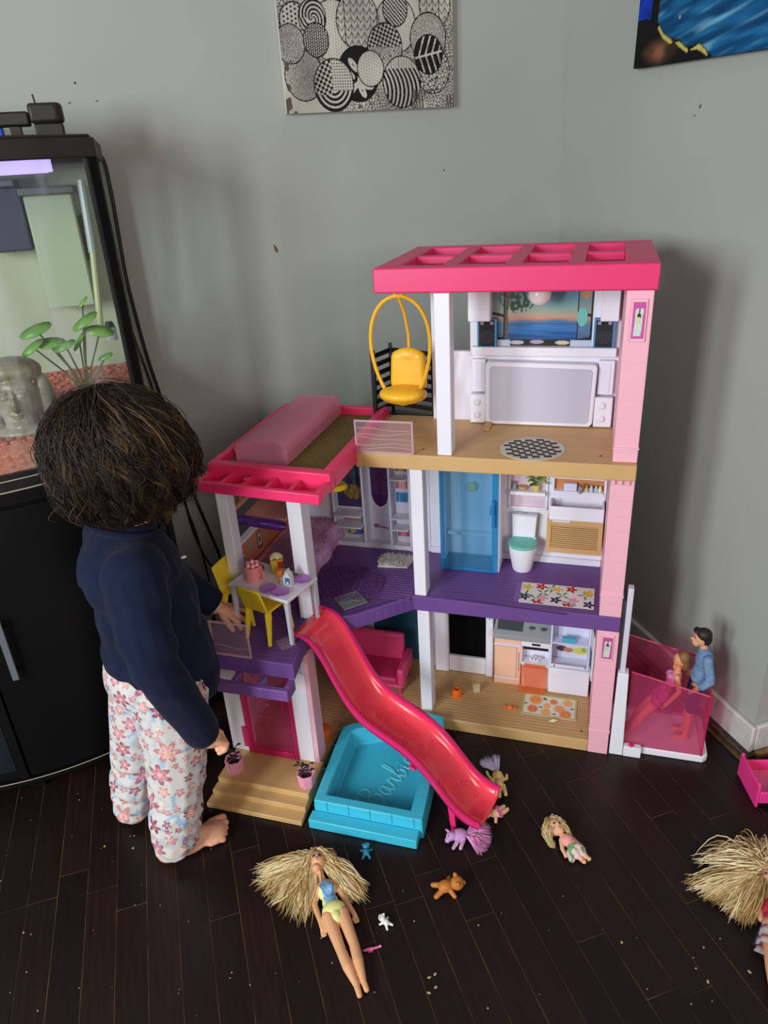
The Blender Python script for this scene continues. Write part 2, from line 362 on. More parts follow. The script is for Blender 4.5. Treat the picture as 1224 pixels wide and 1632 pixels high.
obj('canvas_frame', B(0, -0.75, 0, 0.0205, 0, 0.55), mat('canvas_edge_dark', (30, 40, 60), .8), pt, 0.002)
sheet('painting', (-0.0006, 0, 0), (0, -0.75, 0), (0, 0, 0.55), 260, 200, sea, printm, pt)
pt.rotation_euler = (0.035, 0, 0)
# ================================================================= the dollhouse
hot = mat('hot_pink_plastic', (226, 52, 110), 0.38, 0, 0.45)
hot2 = mat('hot_pink_wing', (232, 50, 104), 0.38, 0, 0.45)
white = mat('white_plastic', (232, 230, 240), 0.42, 0, 0.45)
offw = mat('grey_white_plastic', (208, 206, 220), 0.45)
pinkc = mat('pale_pink_plastic', (240, 178, 194), 0.45, 0, 0.4, None, (7.0, 0.3, 'brick'))
pinkp = mat('pale_pink_smooth', (238, 182, 196), 0.45)
tan = mat('tan_plastic', (203, 165, 112), 0.48, 0, 0.4, (3.5, (184, 146, 98), 0.6, (3, 60, 1)), (30, 0.25, 'wave'))
tan2 = mat('tan_plastic_plain', (206, 168, 112), 0.48, 0, 0.4, (6, (192, 152, 100), 0.5, (1, 8, 1)))
purp = mat('purple_plastic', (110, 74, 142), 0.46, 0, 0.4, (7, (99, 65, 130), 0.6), (24, 0.2, 'wave'))
purp2 = mat('purple_plastic_plain', (116, 78, 146), 0.42)
blackp = mat('black_plastic', (14, 14, 16), 0.4)
yel = mat('yellow_plastic', (246, 186, 40), 0.4, 0, 0.45)
yel2 = mat('lemon_plastic', (240, 208, 44), 0.38, 0, 0.45)
tealg = mat('mint_plastic', (98, 190, 176), 0.4)
pink_clear = clear('clear_pink', (253, 222, 233), (222, 96, 146), 0.17)
pink_tun = clear('clear_pink_cover', (253, 226, 234), (252, 180, 208), 0.4, 0.16)
blue_clear = clear('clear_blue', (222, 240, 249), (120, 196, 234), 0.14)
clearp = clear('clear_plastic', (250, 242, 245), (238, 214, 224), 0.09)
orange_clear = clear('clear_orange', (253, 230, 216), (236, 110, 66), 0.2)
teal_dark = mat('dark_teal', (40, 84, 104), 0.3)
stick = vcol('sticker_print', 0.35, 0.5)
cloth = vcol('printed_cloth', 0.85, 0.15, (500, 0.1))

house = hthing('dollhouse', 'three-storey pink, white, purple and tan plastic dollhouse in the room corner', 'dollhouse', 0, 0, 0)
def P(name, mb, m, parent=house, bevel=0.0015, smooth=35, label=None): return obj(name, mb, m, parent, bevel, smooth, label)
# --- slabs
P('ground_floor', MB().prism([(-.047, 0), (-.40, 0), (-.452, .008), (-.654, -.085), (-.662, -.214), (-.886, -.214), (-.886, .24), (-.047, .24)], 0.0, .035), tan, bevel=.003, label='tan ground floor slab')
for zt, v0, du in ((.042, -.318, 0), (.028, -.344, .003), (.014, -.372, .006)):
    P('step', B(-.886 - du, v0, 0.0005, -.655 + du * .3, -.2135 if zt > .03 else (-.317 if zt > .02 else -.343), zt), tan2, bevel=.002)
sf = P('middle_floor', MB().prism([(0, 0), (-.472, 0), (-.59, -.106), (-.655, -.13), (-.668, -.21), (-.655, -.305), (-.888, -.305), (-.888, .245), (0, .245)], .36, .399), purp, bevel=.002, label='purple middle floor slab')
for a, b in ((.0, .006), (.012, .018)):
    P('floor_slot', MB().hexa([(-.367, .004 + a * .3, .3991), (-.116, -.010 + a * .3, .3991), (-.116, -.006 + a * .3, .3991), (-.367, .008 + a * .3, .3991), (-.367, .004 + a * .3, .3996), (-.116, -.010 + a * .3, .3996), (-.116, -.006 + a * .3, .3996), (-.367, .008 + a * .3, .3996)]), mat('purple_shade', (78, 44, 108), .6), sf, 0)
    break
P('floor_slot', MB().hexa([(-.624, -.118, .399), (-.49, -.005, .399), (-.488, -.008, .399), (-.622, -.121, .399), (-.624, -.118, .3996), (-.49, -.005, .3996), (-.488, -.008, .3996), (-.622, -.121, .3996)]), MATS['purple_shade'], sf, 0)
for k in range(13):   # raised decking ribs near the hinge
    v = -.02 + k * .011
    P('deck_rib', B(-.555 + abs(k - 8) * .001, v, .399, -.478, v + .004, .4003), purp2, sf, 0)
# balcony edge: open pergola lip with rungs
lip = P('balcony_lip', MB().box(-.86, -.348, .335, -.655, -.335, .362).box(-.86, -.335, .335, -.846, -.306, .362).box(-.668, -.335, .335, -.655, -.306, .362), purp2, bevel=.002)
for u in (-.79, -.73): P('rung', B(u, -.335, .338, u + .01, -.306, .362), purp2, lip, .001)
P('top_floor', MB().prism([(0, -.014), (-.585, -.018), (-.585, .245), (0, .245)], .733, .767), tan2, bevel=.002, label='tan top floor slab')
# --- roof frame
roof = P('roof', MB().box(-.524, -.004, 1.1, .006, .036, 1.147).box(-.524, .336, 1.1, .006, .372, 1.147).box(-.524, .036, 1.1, -.478, .336, 1.147).box(-.052, .036, 1.1, .006, .336, 1.147), hot, bevel=.003, label='hot pink open roof frame')
for u in (-.395, -.272, -.155): P('roof_beam', B(u, .036, 1.13, u + .03, .336, 1.146), hot, roof, .002)
for u0, u1 in ((-.478, -.395), (-.365, -.272), (-.242, -.155), (-.125, -.052)): P('roof_beam', B(u0, .176, 1.13, u1, .202, 1.146), hot, roof, .002)
# --- pink tower column on the right
colm = P('tower_column', B(-.047, 0, 0, 0, .245, .36), pinkc, label='pale pink tower column')
P('tower_column', B(-.047, .0015, .399, 0, .245, .733), pinkc); P('tower_column', B(-.047, .0015, .767, 0, .245, 1.1), pinkc)
for z in (.068, .452, .795): P('column_band', B(-.0485, -.002, z, .0012, .02, z + .004), pinkp, bevel=.0008)
for u in (-.044, -.03, -.016): P('bracket', B(u, -.006, .72, u + .006, .003, .733), pinkc, bevel=.001)
def tower_sticker(z0, z1):
    P('sticker_frame', MB().box(-.037, -.003, z0 - .006, -.009, .002, z1 + .005), pinkp, bevel=.001)
    def fn(x, y):
        c = np.tile(np.array([196., 82, 160]), (len(x), 1)); inn = (np.abs(x - .5 - (y - .5) * .1) < .3) & (y > .08) & (y < .82)
        c = np.where(inn[:, None], np.array([198., 214, 200]) + (np.sin((x + y) * 22) * 9)[:, None], c)
        c = np.where((np.hypot((x - .52) / .16, (y - .62) / .07) < 1)[:, None], 28., c); c = np.where((np.hypot((x - .5) / .14, (y - .5) / .1) < 1)[:, None], np.array([205., 205, 150]), c)
        return np.where(((np.abs(x - .52) < .03) & (y > .66) & (y < .82))[:, None], 28., c)
    sheet('sticker', (-.034, -.0034, z0), (.022, 0, 0), (0, 0, z1 - z0), 22, 60, fn, stick, house)
for _p in ((-.064, .029, .0351), (-.07, .03, .7671), (-.44, .02, .7671)): P('peg_hole', MB().lathe([(.0028, 0), (.0028, .0004), (.0005, .0004)], _p, 10), mat('hole_dark', (40, 28, 18), .8), bevel=0)
tower_sticker(1.014, 1.08); tower_sticker(.288, .346)
# --- white posts
P('post', B(-.470, .022, .035, -.440, .06, .36), white, bevel=.002); P('post', B(-.470, .006, .399, -.441, .045, .733), white, bevel=.002)
P('post', B(-.402, -.010, .767, -.371, .03, 1.1), white, bevel=.002)
P('post', B(-.705, -.14, .399, -.672, -.095, .745), white, bevel=.002); P('post', B(-.872, -.14, .399, -.846, -.105, .745), white, bevel=.002)
# --- entry on the ground floor
for u0, u1 in ((-.893, -.846), (-.715, -.674)):
    P('entry_pillar', MB().prism([(u0, -.222), (u1, -.222), (u1, -.185), (u0, -.185)], .042, .36), white, bevel=.002)
P('entry_pillar_side', B(-.6735, -.222, .042, -.662, -.18, .36), pinkp, bevel=.001)
P('sticker', B(-.885, -.2235, .325, -.862, -.222, .345), mat('sticker_rose', (200, 96, 130), .5), bevel=0)
P('sticker_frame', B(-.69, -.2245, .305, -.674, -.222, .352), offw, bevel=.0005)
P('sticker', B(-.686, -.2255, .31, -.677, -.2243, .347), mat('sticker_grey', (160, 170, 165), .5), bevel=0)
pd = P('entry_door', B(-.838, -.222, .05, -.72, -.217, .335), pink_clear, bevel=.001, label='clear pink entry door')
deep = clear('clear_magenta', (246, 170, 200), (232, 60, 126), 0.42)
fr = MB().box(-.846, -.226, .043, -.834, -.214, .345).box(-.724, -.226, .043, -.713, -.214, .345).box(-.834, -.226, .043, -.724, -.214, .062)
P('door_frame', fr, deep, pd, .001); P('door_frame', B(-.855, -.229, .062, -.838, -.2265, .125), deep, pd, .001)
P('door_handle', MB().box(-.742, -.231, .19, -.735, -.2225, .26).box(-.752, -.231, .25, -.728, -.2225, .262), deep, pd, .001)
for k in range(5):   # moulded scallops in the door pane
    z = .30 - k * .038
    for off in (0, .022):
        P('door_relief', MB().tube([(-.815 + off + .022 * math.sin(t), -.2228, z + .02 * math.cos(t)) for t in np.linspace(.2, 2.9, 9)], .0007, 4), deep, pd, 0)
# inside the entry hall
P('hall_wall', B(-.886, -.18, .035, -.88, .24, .36), offw, bevel=0)
P('hall_panel', B(-.835, .16, .035, -.78, .2, .25), mat('lilac_plastic', (176, 158, 214), .5), bevel=.002)
# --- back walls, ground floor
P('back_wall', MB().box(-.886, .225, .035, -.655, .24, .36).box(-.655, .225, .3, -.476, .24, .36).box(-.476, .21, .035, -.43, .225, .36).box(-.43, .21, .035, -.325, .225, .085).box(-.43, .21, .245, -.325, .225, .36).box(-.325, .21, .035, -.047, .225, .36), offw, bevel=.001)
P('wall_pane', B(-.655, .228, .035, -.476, .236, .30), teal_dark, bevel=0, label='dark teal pane')
dr = P('doorway', MB().box(-.468, .19, .036, -.43, .2095, .3).box(-.327, .19, .036, -.307, .2095, .3).box(-.43, .196, .036, -.327, .2095, .088).box(-.43, .196, .243, -.327, .2095, .3), white, bevel=.002)
P('dark_fill', B(-.43, .2045, .088, -.327, .209, .243), mat('matt_black', (5, 5, 6), .9, 0, .1), dr, 0)  # black panel fills the opening in place of the dark behind it
P('switch_plate', B(-.324, .187, .215, -.309, .1905, .245), white, dr, .001); P('switch', B(-.319, .1855, .227, -.314, .1875, .232), mat('switch_green', (120, 190, 120), .5), dr, 0)
P('column_trim', B(-.486, .195, .13, -.4685, .215, .36), mat('lilac_white', (196, 190, 222), .5), bevel=.001)
# --- kitchen
peach = mat('peach_plastic', (240, 190, 160), .5)
grey = mat('grey_counter', (150, 152, 156), .45); lav = mat('lavender_white', (222, 220, 240), .45)
kc = P('kitchen_cabinet', B(-.301, .172, .035, -.2305, .2095, .186), peach, bevel=.0015)
P('cabinet_rail', B(-.301, .169, .163, -.2305, .172, .169), lav, kc, .0005); P('cabinet_rail', B(-.301, .169, .055, -.2305, .172, .06), lav, kc, .0005)
P('cabinet_door', B(-.297, .1685, .062, -.242, .1718, .161), peach, kc, .001)
P('handle', MB().tube([(-.2385, .1665, .085), (-.2385, .1665, .145)], .0016, 6), white, kc, 0)
ct = P('counter_top', MB().hexa([(-.305, .165, .186), (-.1555, .165, .186), (-.1555, .2095, .186), (-.305, .2095, .186), (-.305, .165, .2), (-.1555, .165, .2), (-.1555, .2095, .232), (-.300, .2095, .232)]), grey, bevel=.001)
P('sink_basin', MB().hexa([(-.295, .177, .206), (-.228, .177, .206), (-.228, .203, .226), (-.295, .203, .226), (-.295, .176, .2085), (-.228, .176, .2085), (-.228, .202, .2285), (-.295, .202, .2285)]), mat('dark_grey', (70, 72, 76), .4), ct, .001)
P('faucet', MB().tube([(-.285, .199, .235), (-.265, .195, .238), (-.235, .199, .234)], .002, 6), grey, ct, 0)
for u in (-.205, -.175):
    for v, z in ((.184, .2165), (.2, .229)): P('burner', MB().lathe([(.001, 0), (.0075, 0), (.0075, .0025), (.004, .003), (.0, .003)], (u, v, z), 12), mat('mid_grey', (100, 102, 108), .4), ct, 0)
def jars(x, y):
    r = np.random.default_rng(4); pal = np.array([[226, 120, 100], [110, 180, 200], [240, 200, 180], [60, 70, 110], [235, 235, 230], [230, 150, 160], [180, 120, 90]], float)
    i = np.floor(x * 26).astype(int); return pal[r.integers(0, 7, 40)[i]] * np.where((y * 7 + i) % 3 < 1, .8, 1)[:, None]
sheet('shelf_print', (-.3, .2085, .25), (.145, 0, 0), (0, 0, .02), 60, 10, jars, stick, house)
P('shelf', B(-.302, .196, .236, -.1555, .2095, .2395), white, bevel=.0005)
ov = P('oven', MB().box(-.2305, .172, .108, -.2275, .2095, .186).box(-.159, .172, .035, -.1555, .2095, .186).box(-.2275, .172, .166, -.159, .2095, .186).box(-.2275, .172, .035, -.159, .2095, .113).box(-.2275, .205, .113, -.159, .2095, .166), white, bevel=.001)
P('oven_display', B(-.203, .171, .172, -.181, .1722, .178), mat('display_black', (25, 27, 30), .3), ov, 0)
for u in (-.222, -.213, -.173, -.165): P('oven_knob', MB().ell((u, .1715, .175), .0018, 8, 5), lav, ov, 0)
P('oven_grille', B(-.226, .176, .155, -.16, .178, .166), mat('display_black', (25, 27, 30), .3), ov, 0)
od = P('oven_door', MB().hexa([(-.232, .138, .042), (-.163, .138, .042), (-.159, .171, .104), (-.229, .171, .104), (-.232, .134, .044), (-.163, .134, .044), (-.159, .1675, .107), (-.229, .1675, .107)]), orange_clear, ov, .001, label='open clear orange oven door')
P('oven_door_hinge', MB().box(-.222, .162, .1065, -.165, .1715, .113), orange_clear, ov, .0008)
P('baking_tray', MB().hexa([(-.21, .176, .118), (-.186, .172, .118), (-.177, .19, .118), (-.2, .195, .118), (-.21, .176, .121), (-.186, .172, .121), (-.177, .19, .121), (-.2, .195, .121)]), white, ov, .0005)
for k in range(6):
    P('bun', MB().ell((-.2055 + .0095 * (k % 3) + .004 * (k // 3), .1795 + .008 * (k // 3) - .0015 * (k % 3), .1245), (.004, .004, .004), 8, 6), white, ov, 0)
fg = P('fridge', MB().box(-.1555, .165, .122, -.151, .2095, .255).box(-.061, .165, .122, -.0555, .2095, .255).box(-.151, .205, .122, -.061, .2095, .255).box(-.151, .166, .19, -.061, .205, .1935).box(-.1555, .165, .118, -.0555, .2095, .122).box(-.151, .166, .255, -.061, .2095, .26), lav, bevel=.001)
P('fridge_freezer_door', B(-.1575, .158, .037, -.0525, .209, .117), white, fg, .003)
P('fridge_ledge', B(-.1545, .160, .1225, -.067, .166, .129), white, fg, .001); P('fridge_knob', MB().ell((-.143, .1595, .126), .0022, 8, 5), blackp, fg, 0)
P('fridge_door', MB().hexa([(-.0555, .165, .122), (-.052, .165, .122), (-.047, .118, .122), (-.0505, .118, .122), (-.0555, .165, .255), (-.052, .165, .255), (-.047, .118, .255), (-.0505, .118, .255)]), white, fg, .001)
def foods(x, y):
    c = np.tile(np.array([214., 212, 228]), (len(x), 1))
    for a, b, rx, ry, k in [(.25, .42, .16, .13, (90, 60, 70)), (.45, .38, .14, .12, (190, 120, 100)), (.8, .38, .22, .16, (215, 205, 90)), (.9, .45, .08, .12, (150, 170, 90))]:
        c = np.where((np.hypot((x - a) / rx, (y - b) / ry) < 1)[:, None], np.array(k, float), c)
    return c
sheet('fridge_print', (-.15, .2045, .123), (.088, 0, 0), (0, 0, .066), 40, 30, foods, stick, fg)
P('butter_box', B(-.127, .172, .194, -.092, .184, .206), mat('aqua_plastic', (70, 180, 200), .45), fg, .001)
P('door_sticker', B(-.0575, .13, .14, -.0555, .16, .2), mat('sticker_blue', (150, 170, 200), .5), fg, 0)

# --- middle floor walls
P('back_wall', MB().box(-.478, .225, .399, -.047, .24, .733), white, bevel=0, label='white bathroom wall')
P('skirting', B(-.295, .216, .399, -.0475, .225, .416), white, bevel=.002); P('skirting', B(-.478, .216, .399, -.435, .225, .416), white, bevel=.002)
# wardrobe wall on the wing
clos = P('wardrobe_wall', MB().box(-.888, .232, .399, -.742, .245, .733).box(-.742, .24, .399, -.53, .245, .733), mat('bluish_white', (206, 206, 224), .45), bevel=0)
for u in (-.742, -.658, -.585, -.532): P('wardrobe_divider', B(u, .212, .399, u + .006, .24, .733), offw, clos, .001)
P('wardrobe_base', B(-.736, .214, .399, -.532, .24, .412), offw, clos, .001)
P('wall_panel', B(-.526, .222, .399, -.4785, .24, .733), white, clos, .001)
def clothes(x, y):
    c = np.tile(np.array([60., 48, 92]), (len(x), 1)); i = np.floor(x * 7).astype(int); pal = np.array([[130, 60, 110], [60, 60, 130], [40, 80, 110], [90, 50, 80], [60, 110, 130], [50, 45, 70], [120, 90, 120]], float)
    c = np.where(((y > .3) & (np.abs(np.modf(x * 7)[0] - .5) < .42))[:, None], pal[i % 7] * (.75 + .4 * vnoise(x, y, 18, 2))[:, None], c)
    c = np.where((np.hypot((x - .6) / .35, (y - .2) / .1) < 1)[:, None], np.array([130., 104, 60]) * (.6 + .7 * vnoise(x, y, 25, 6))[:, None], c); return c
sheet('clothes_print', (-.735, .2394, .506), (.075, 0, 0), (0, 0, .22), 40, 80, clothes, stick, clos)
def foldL(x, y):
    c = np.tile(np.array([196., 190, 206]), (len(x), 1)); n = vnoise(x, y, 9, 5)
    c = np.where((np.hypot((x - .55) / .4, (y - .65) / .16) < 1)[:, None], np.where((n > .5)[:, None], np.array([150., 160, 120]), np.array([190., 120, 150])), c)
    return np.where((np.hypot((x - .55) / .4, (y - .25) / .14) < 1)[:, None], np.where((n > .5)[:, None], np.array([90., 90, 160]), np.array([170., 175, 90])), c)
sheet('clothes_print', (-.735, .2394, .412), (.075, 0, 0), (0, 0, .09), 40, 40, foldL, stick, clos)
for z in (.463, .496): P('wardrobe_shelf', B(-.735, .192, z, -.659, .239, z + .004), offw, clos, .002)
def mirror(x, y):
    c = np.tile(np.array([92., 50, 110]), (len(x), 1)); c *= (.8 + .4 * vnoise(x, y, 30, 7))[:, None]
    c = np.where(((np.abs(x - .42) < .09) & (y > .72))[:, None], np.array([225., 175, 70]), c)
    c = np.where(((np.hypot((x - .3) / .34, (y - .58) / .15) < 1) & (vnoise(x, y, 9, 3) > .3))[:, None], np.array([226., 170, 200]), c); return c
mir = MB(); op = [(-.6145 + .0235 * math.cos(t), .545 + .033 * math.sin(t)) for t in np.linspace(math.pi, 2 * math.pi, 14)] + [(-.591, .733), (-.638, .733)]
P('mirror', mir.prismv(op, .2365, .2395), mat('mirror_dark', (84, 44, 104), .18), clos, 0)
sheet('mirror_print', (-.634, .236, .55), (.04, 0, 0), (0, 0, .18), 30, 70, mirror, stick, clos)
P('mirror_rim', MB().tube([(a, .2365, b) for a, b in op[:14]] + [], .002, 6), white, clos, 0)
P('hair_brush', MB().ell((-.63, .2385, .455), (.008, .003, .006)).tube([(-.622, .2385, .453), (-.597, .2385, .449)], .002, 6), mat('dusty_rose', (150, 90, 130), .5), clos, 0)
for z in (.462, .494, .605, .66): P('wardrobe_shelf', B(-.579, .2, z, -.533, .239, z + .004), offw, clos, .002)
def shelfR(x, y):
    c = np.tile(np.array([192., 186, 204]), (len(x), 1)); n = vnoise(x, y, 12, 5)
    for y0, y1, k in [(.05, .16, (170, 90, 100)), (.38, .47, (60, 130, 180)), (.5, .58, (190, 130, 140)), (.66, .74, (150, 116, 70)), (.76, .84, (200, 190, 200)), (.9, .98, (180, 100, 90))]:
        c = np.where(((y > y0) & (y < y1) & (x > .15) & (x < .92))[:, None], np.array(k, float) * (.7 + .6 * n)[:, None], c)
    return c
sheet('shelf_print', (-.579, .2394, .412), (.047, 0, 0), (0, 0, .31), 30, 120, shelfR, stick, clos)
P('ceiling_lamp', MB().lathe([(.0, .012), (.022, .012), (.028, .004), (.026, 0), (.0, -.002)], (-.70, .15, .60), 18), yel2, bevel=0)
P('lamp_stem', MB().tube([(-.70, .15, .612), (-.70, .15, .745)], .002, 6), white, bevel=0)
# wing side wall with two bands and open gaps
sw = P('side_wall', MB().box(-.888, -.09, .62, -.876, .232, .666).box(-.888, -.09, .399, -.876, .232, .532), mat('salmon_plastic', (236, 150, 140), .5), bevel=.001)
for z in (.666, .532): P('wall_ledge', B(-.89, -.09, z, -.872, .232, z + .006), white, sw, .001)
def band1(x, y):
    c = np.tile(np.array([196., 130, 120]), (len(x), 1)); return np.where(((np.abs(np.modf(x * 5)[0] - .5) < .36) & (y > .1) & (y < .85))[:, None], np.where((np.sin(x * 130) * np.cos(y * 9) > 0)[:, None], 70., np.array([140., 120, 92])), c)
sheet('sticker', (-.8755, -.07, .63), (0, .22, 0), (0, 0, .034), 90, 20, band1, stick, sw)
def band2(x, y):
    c = np.tile(np.array([214., 128, 92]), (len(x), 1)); d = np.hypot((x - .18) / .13, (y - .25) / .55)
    for r0, r1, k in [(.55, .68, (120, 140, 180)), (.68, .8, (225, 190, 120)), (.8, .95, (200, 110, 130))]: c = np.where(((d > r0) & (d < r1))[:, None], np.array(k, float), c)
    c = np.where((np.hypot((x - .2) / .1, (y - .15) / .25) < 1)[:, None], np.array([130., 146, 160]), c); c = np.where(((np.abs(x - .37) < .035) & (y > .4) & (y < .95))[:, None], np.array([150., 150, 140]), c)
    c = np.where(((np.abs(x - .56) < .055) & (np.abs(y - .6) < .3))[:, None], 40., c); c = np.where(((np.abs(x - .56) < .04) & (np.abs(y - .6) < .23))[:, None], np.array([200., 190, 165]), c)
    c = np.where((np.hypot((x - .56) / .02, (y - .6) / .12) < 1)[:, None], 90., c); return np.where((np.hypot((x - .72) / .05, (y - .6) / .25) < 1)[:, None], np.array([190., 160, 110]), c)
sheet('sticker', (-.8755, -.11, .455), (0, .26, 0), (0, 0, .072), 120, 40, band2, stick, sw)
# shower cabinet
sh = P('shower_cabinet', MB().box(-.302, .146, .399, -.288, .225, .733).box(-.444, .19, .399, -.432, .225, .733), white, bevel=.001)
P('shower_tray', B(-.43, .15, .3992, -.303, .224, .403), blue_clear, sh, 0)
sd = P('shower_door', B(-.432, .142, .401, -.294, .146, .728), blue_clear, sh, .0008, label='clear blue shower door')
bl2 = clear('clear_blue_edge', (170, 214, 238), (60, 166, 222), .4)
P('door_rim', MB().box(-.434, .139, .3995, -.424, .149, .73).box(-.306, .139, .3995, -.292, .149, .73).box(-.424, .139, .3995, -.306, .149, .408), bl2, sh, .001)
P('door_handle', MB().box(-.306, .13, .53, -.298, .139, .6).box(-.310, .128, .565, -.3, .131, .59), bl2, sh, .001)
P('shower_rack', MB().tube([(-.41, .2, .70), (-.40, .195, .675), (-.32, .195, .675), (-.315, .2, .70)], .002, 6).tube([(-.345, .195, .715), (-.345, .19, .68), (-.33, .19, .675)], .002, 6).tube([(-.335, .195, .68), (-.32, .19, .712)], .002, 6), mat('grey_rack', (120, 128, 150), .5), sh, 0)
P('shower_sponge', MB().ell((-.366, .205, .60), (.009, .006, .014)), yel2, sh, 0)
P('shower_ledge', B(-.43, .205, .465, -.303, .224, .472), white, sh, .001)
# bathroom shelves (sunk niches with printed backs)
def niche1(x, y):
    c = np.tile(np.array([218., 190, 204]), (len(x), 1)); c = np.where(((y < .33) & (np.hypot(np.modf(x * 5)[0] - .5, np.modf(y * 7)[0] - .5) < .25))[:, None], np.array([190., 196, 214]), c)
    c = np.where(((np.abs(x - .34) < .22) & (y > .62))[:, None], np.array([140., 170, 206]), c); c = np.where(((np.abs(x - .36) < .17) & (y > .68))[:, None], np.array([180., 180, 214]), c); return c
n1 = P('wall_niche', MB().box(-.278, .218, .565, -.272, .225, .73).box(-.188, .218, .565, -.183, .225, .73).box(-.278, .216, .559, -.183, .225, .565), white, bevel=.001)
sheet('niche_print', (-.272, .2243, .565), (.084, 0, 0), (0, 0, .165), 50, 80, niche1, stick, n1)
P('niche_shelf', B(-.272, .2, .603, -.188, .2242, .612), white, n1, .001)
P('bowl', MB().lathe([(.006, 0), (.0115, .007), (.0115, .01), (.001, .011)], (-.242, .214, .612), 14), mat('wicker', (198, 160, 120), .7), n1, 0)
P('vase', MB().lathe([(.005, 0), (.006, .006), (.003, .014), (.005, .02), (.001, .02)], (-.262, .214, .612), 12), grey, n1, 0)
pl = P('plant_pot', MB().lathe([(.007, 0), (.009, .012), (.008, .016), (.001, .016)], (-.21, .212, .612), 14), mat('pot_yellow', (206, 190, 110), .5), n1, 0)
lf = mat('leaf_green', (96, 160, 50), .5, 0, .4, (60, (150, 190, 70), .8))
for k in range(44):
    a = k * 2.4; q = (k % 7) / 7; L = .034 - .012 * q; z = .63 + .062 * q; c, s = math.cos(a), math.sin(a)
    P('leaf', MB().add([(-.21, .208, z), (-.21 + c * L * .5 - s * .008, .208 + min(.012, s * L * .35), z + .0115), (-.21 + c * L, .208 + min(.012, s * L * .6), z + .002), (-.21 + c * L * .5 + s * .008, .208 + min(.012, s * L * .35), z + .006)], [(0, 1, 2, 3)]), lf, n1, 0)
def niche2(x, y):
    c = np.tile(np.array([206., 138, 84]), (len(x), 1)); c = np.where((y < .28)[:, None], np.array([214., 178, 190]), c); return np.where((y > .7)[:, None], np.array([196., 176, 190]), c)
n2 = P('wall_niche', MB().box(-.174, .212, .578, -.168, .225, .73), white, bevel=.001); P('niche_side', B(-.054, .212, .578, -.048, .225, .73), white, n2, .001)
sheet('niche_print', (-.168, .2243, .58), (.114, 0, 0), (0, 0, .15), 40, 40, niche2, stick, n2)
for z in (.62, .658): P('niche_shelf', B(-.168, .206, z, -.054, .2242, z + .006), white, n2, .001)
P('towel_stack', B(-.162, .21, .664, -.128, .222, .682), mat('aqua_towel', (96, 186, 208), .8), n2, .002)
P('basket', MB().lathe([(.009, 0), (.0125, .008), (.011, .016), (.001, .016)], (-.072, .214, .664), 14), mat('wicker', (198, 160, 120), .7), n2, 0)
P('ornament', MB().ell((-.095, .214, .672), (.006, .004, .007)), white, n2, 0)
P('tissue_box', B(-.146, .21, .626, -.116, .222, .645), lav, n2, .001)
for i, (u, k) in enumerate([(-.094, (225, 205, 140)), (-.083, (200, 210, 220)), (-.072, (180, 200, 215)), (-.063, (235, 225, 180))]):
    P('bottle', MB().lathe([(.0045, 0), (.005, .008), (.0025, .012), (.0025, .016), (.0005, .016)], (u, .213, .626), 10), mat('bottle_%d' % i, k, .4), n2, 0)
P('brush_cup', MB().lathe([(.008, 0), (.0095, .024), (.008, .024), (.001, .012)], (-.166, .192, .568), 14), mat('cup_grey', (150, 150, 160), .4), n2, 0)
for du in (-.003, .001, .004): P('toothbrush', MB().tube([(-.166 + du, .192, .575), (-.166 + du * 2.2, .192, .61)], .0013, 5), mat('lilac_plastic', (176, 158, 214), .5), n2, 0)
van = P('wash_basin', MB().box(-.175, .158, .524, -.05, .164, .56).box(-.175, .164, .524, -.17, .21, .56).box(-.055, .164, .524, -.05, .21, .56).box(-.17, .164, .524, -.055, .21, .535).box(-.175, .21, .524, -.05, .225, .578), white, bevel=.002)
P('faucet', MB().tube([(-.108, .205, .578), (-.108, .2, .598), (-.108, .185, .598)], .0045, 8), grey, van, 0)
vc = P('vanity_cabinet', B(-.178, .164, .436, -.05, .224, .5235), tan2, bevel=.002)
vf = MB().box(-.178, .156, .436, -.05, .164, .45).box(-.178, .156, .51, -.05, .164, .5235).box(-.178, .156, .45, -.168, .164, .51).box(-.06, .156, .45, -.05, .164, .51)
P('vanity_frame', vf, tan2, vc, .001)
for k in range(11): P('louvre_slat', B(-.168, .1585, .4512 + k * .0054, -.06, .1635, .4545 + k * .0054), tan2, vc, .0004)
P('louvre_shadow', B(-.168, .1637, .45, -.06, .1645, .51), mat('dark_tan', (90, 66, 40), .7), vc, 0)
P('handle', MB().tube([(-.165, .1535, .522), (-.125, .1535, .522)], .0022, 6), lav, vc, 0)

van.location.z = .025; vc.location.z = .028; n1.location.z = -.014; n2.location.z = -.022
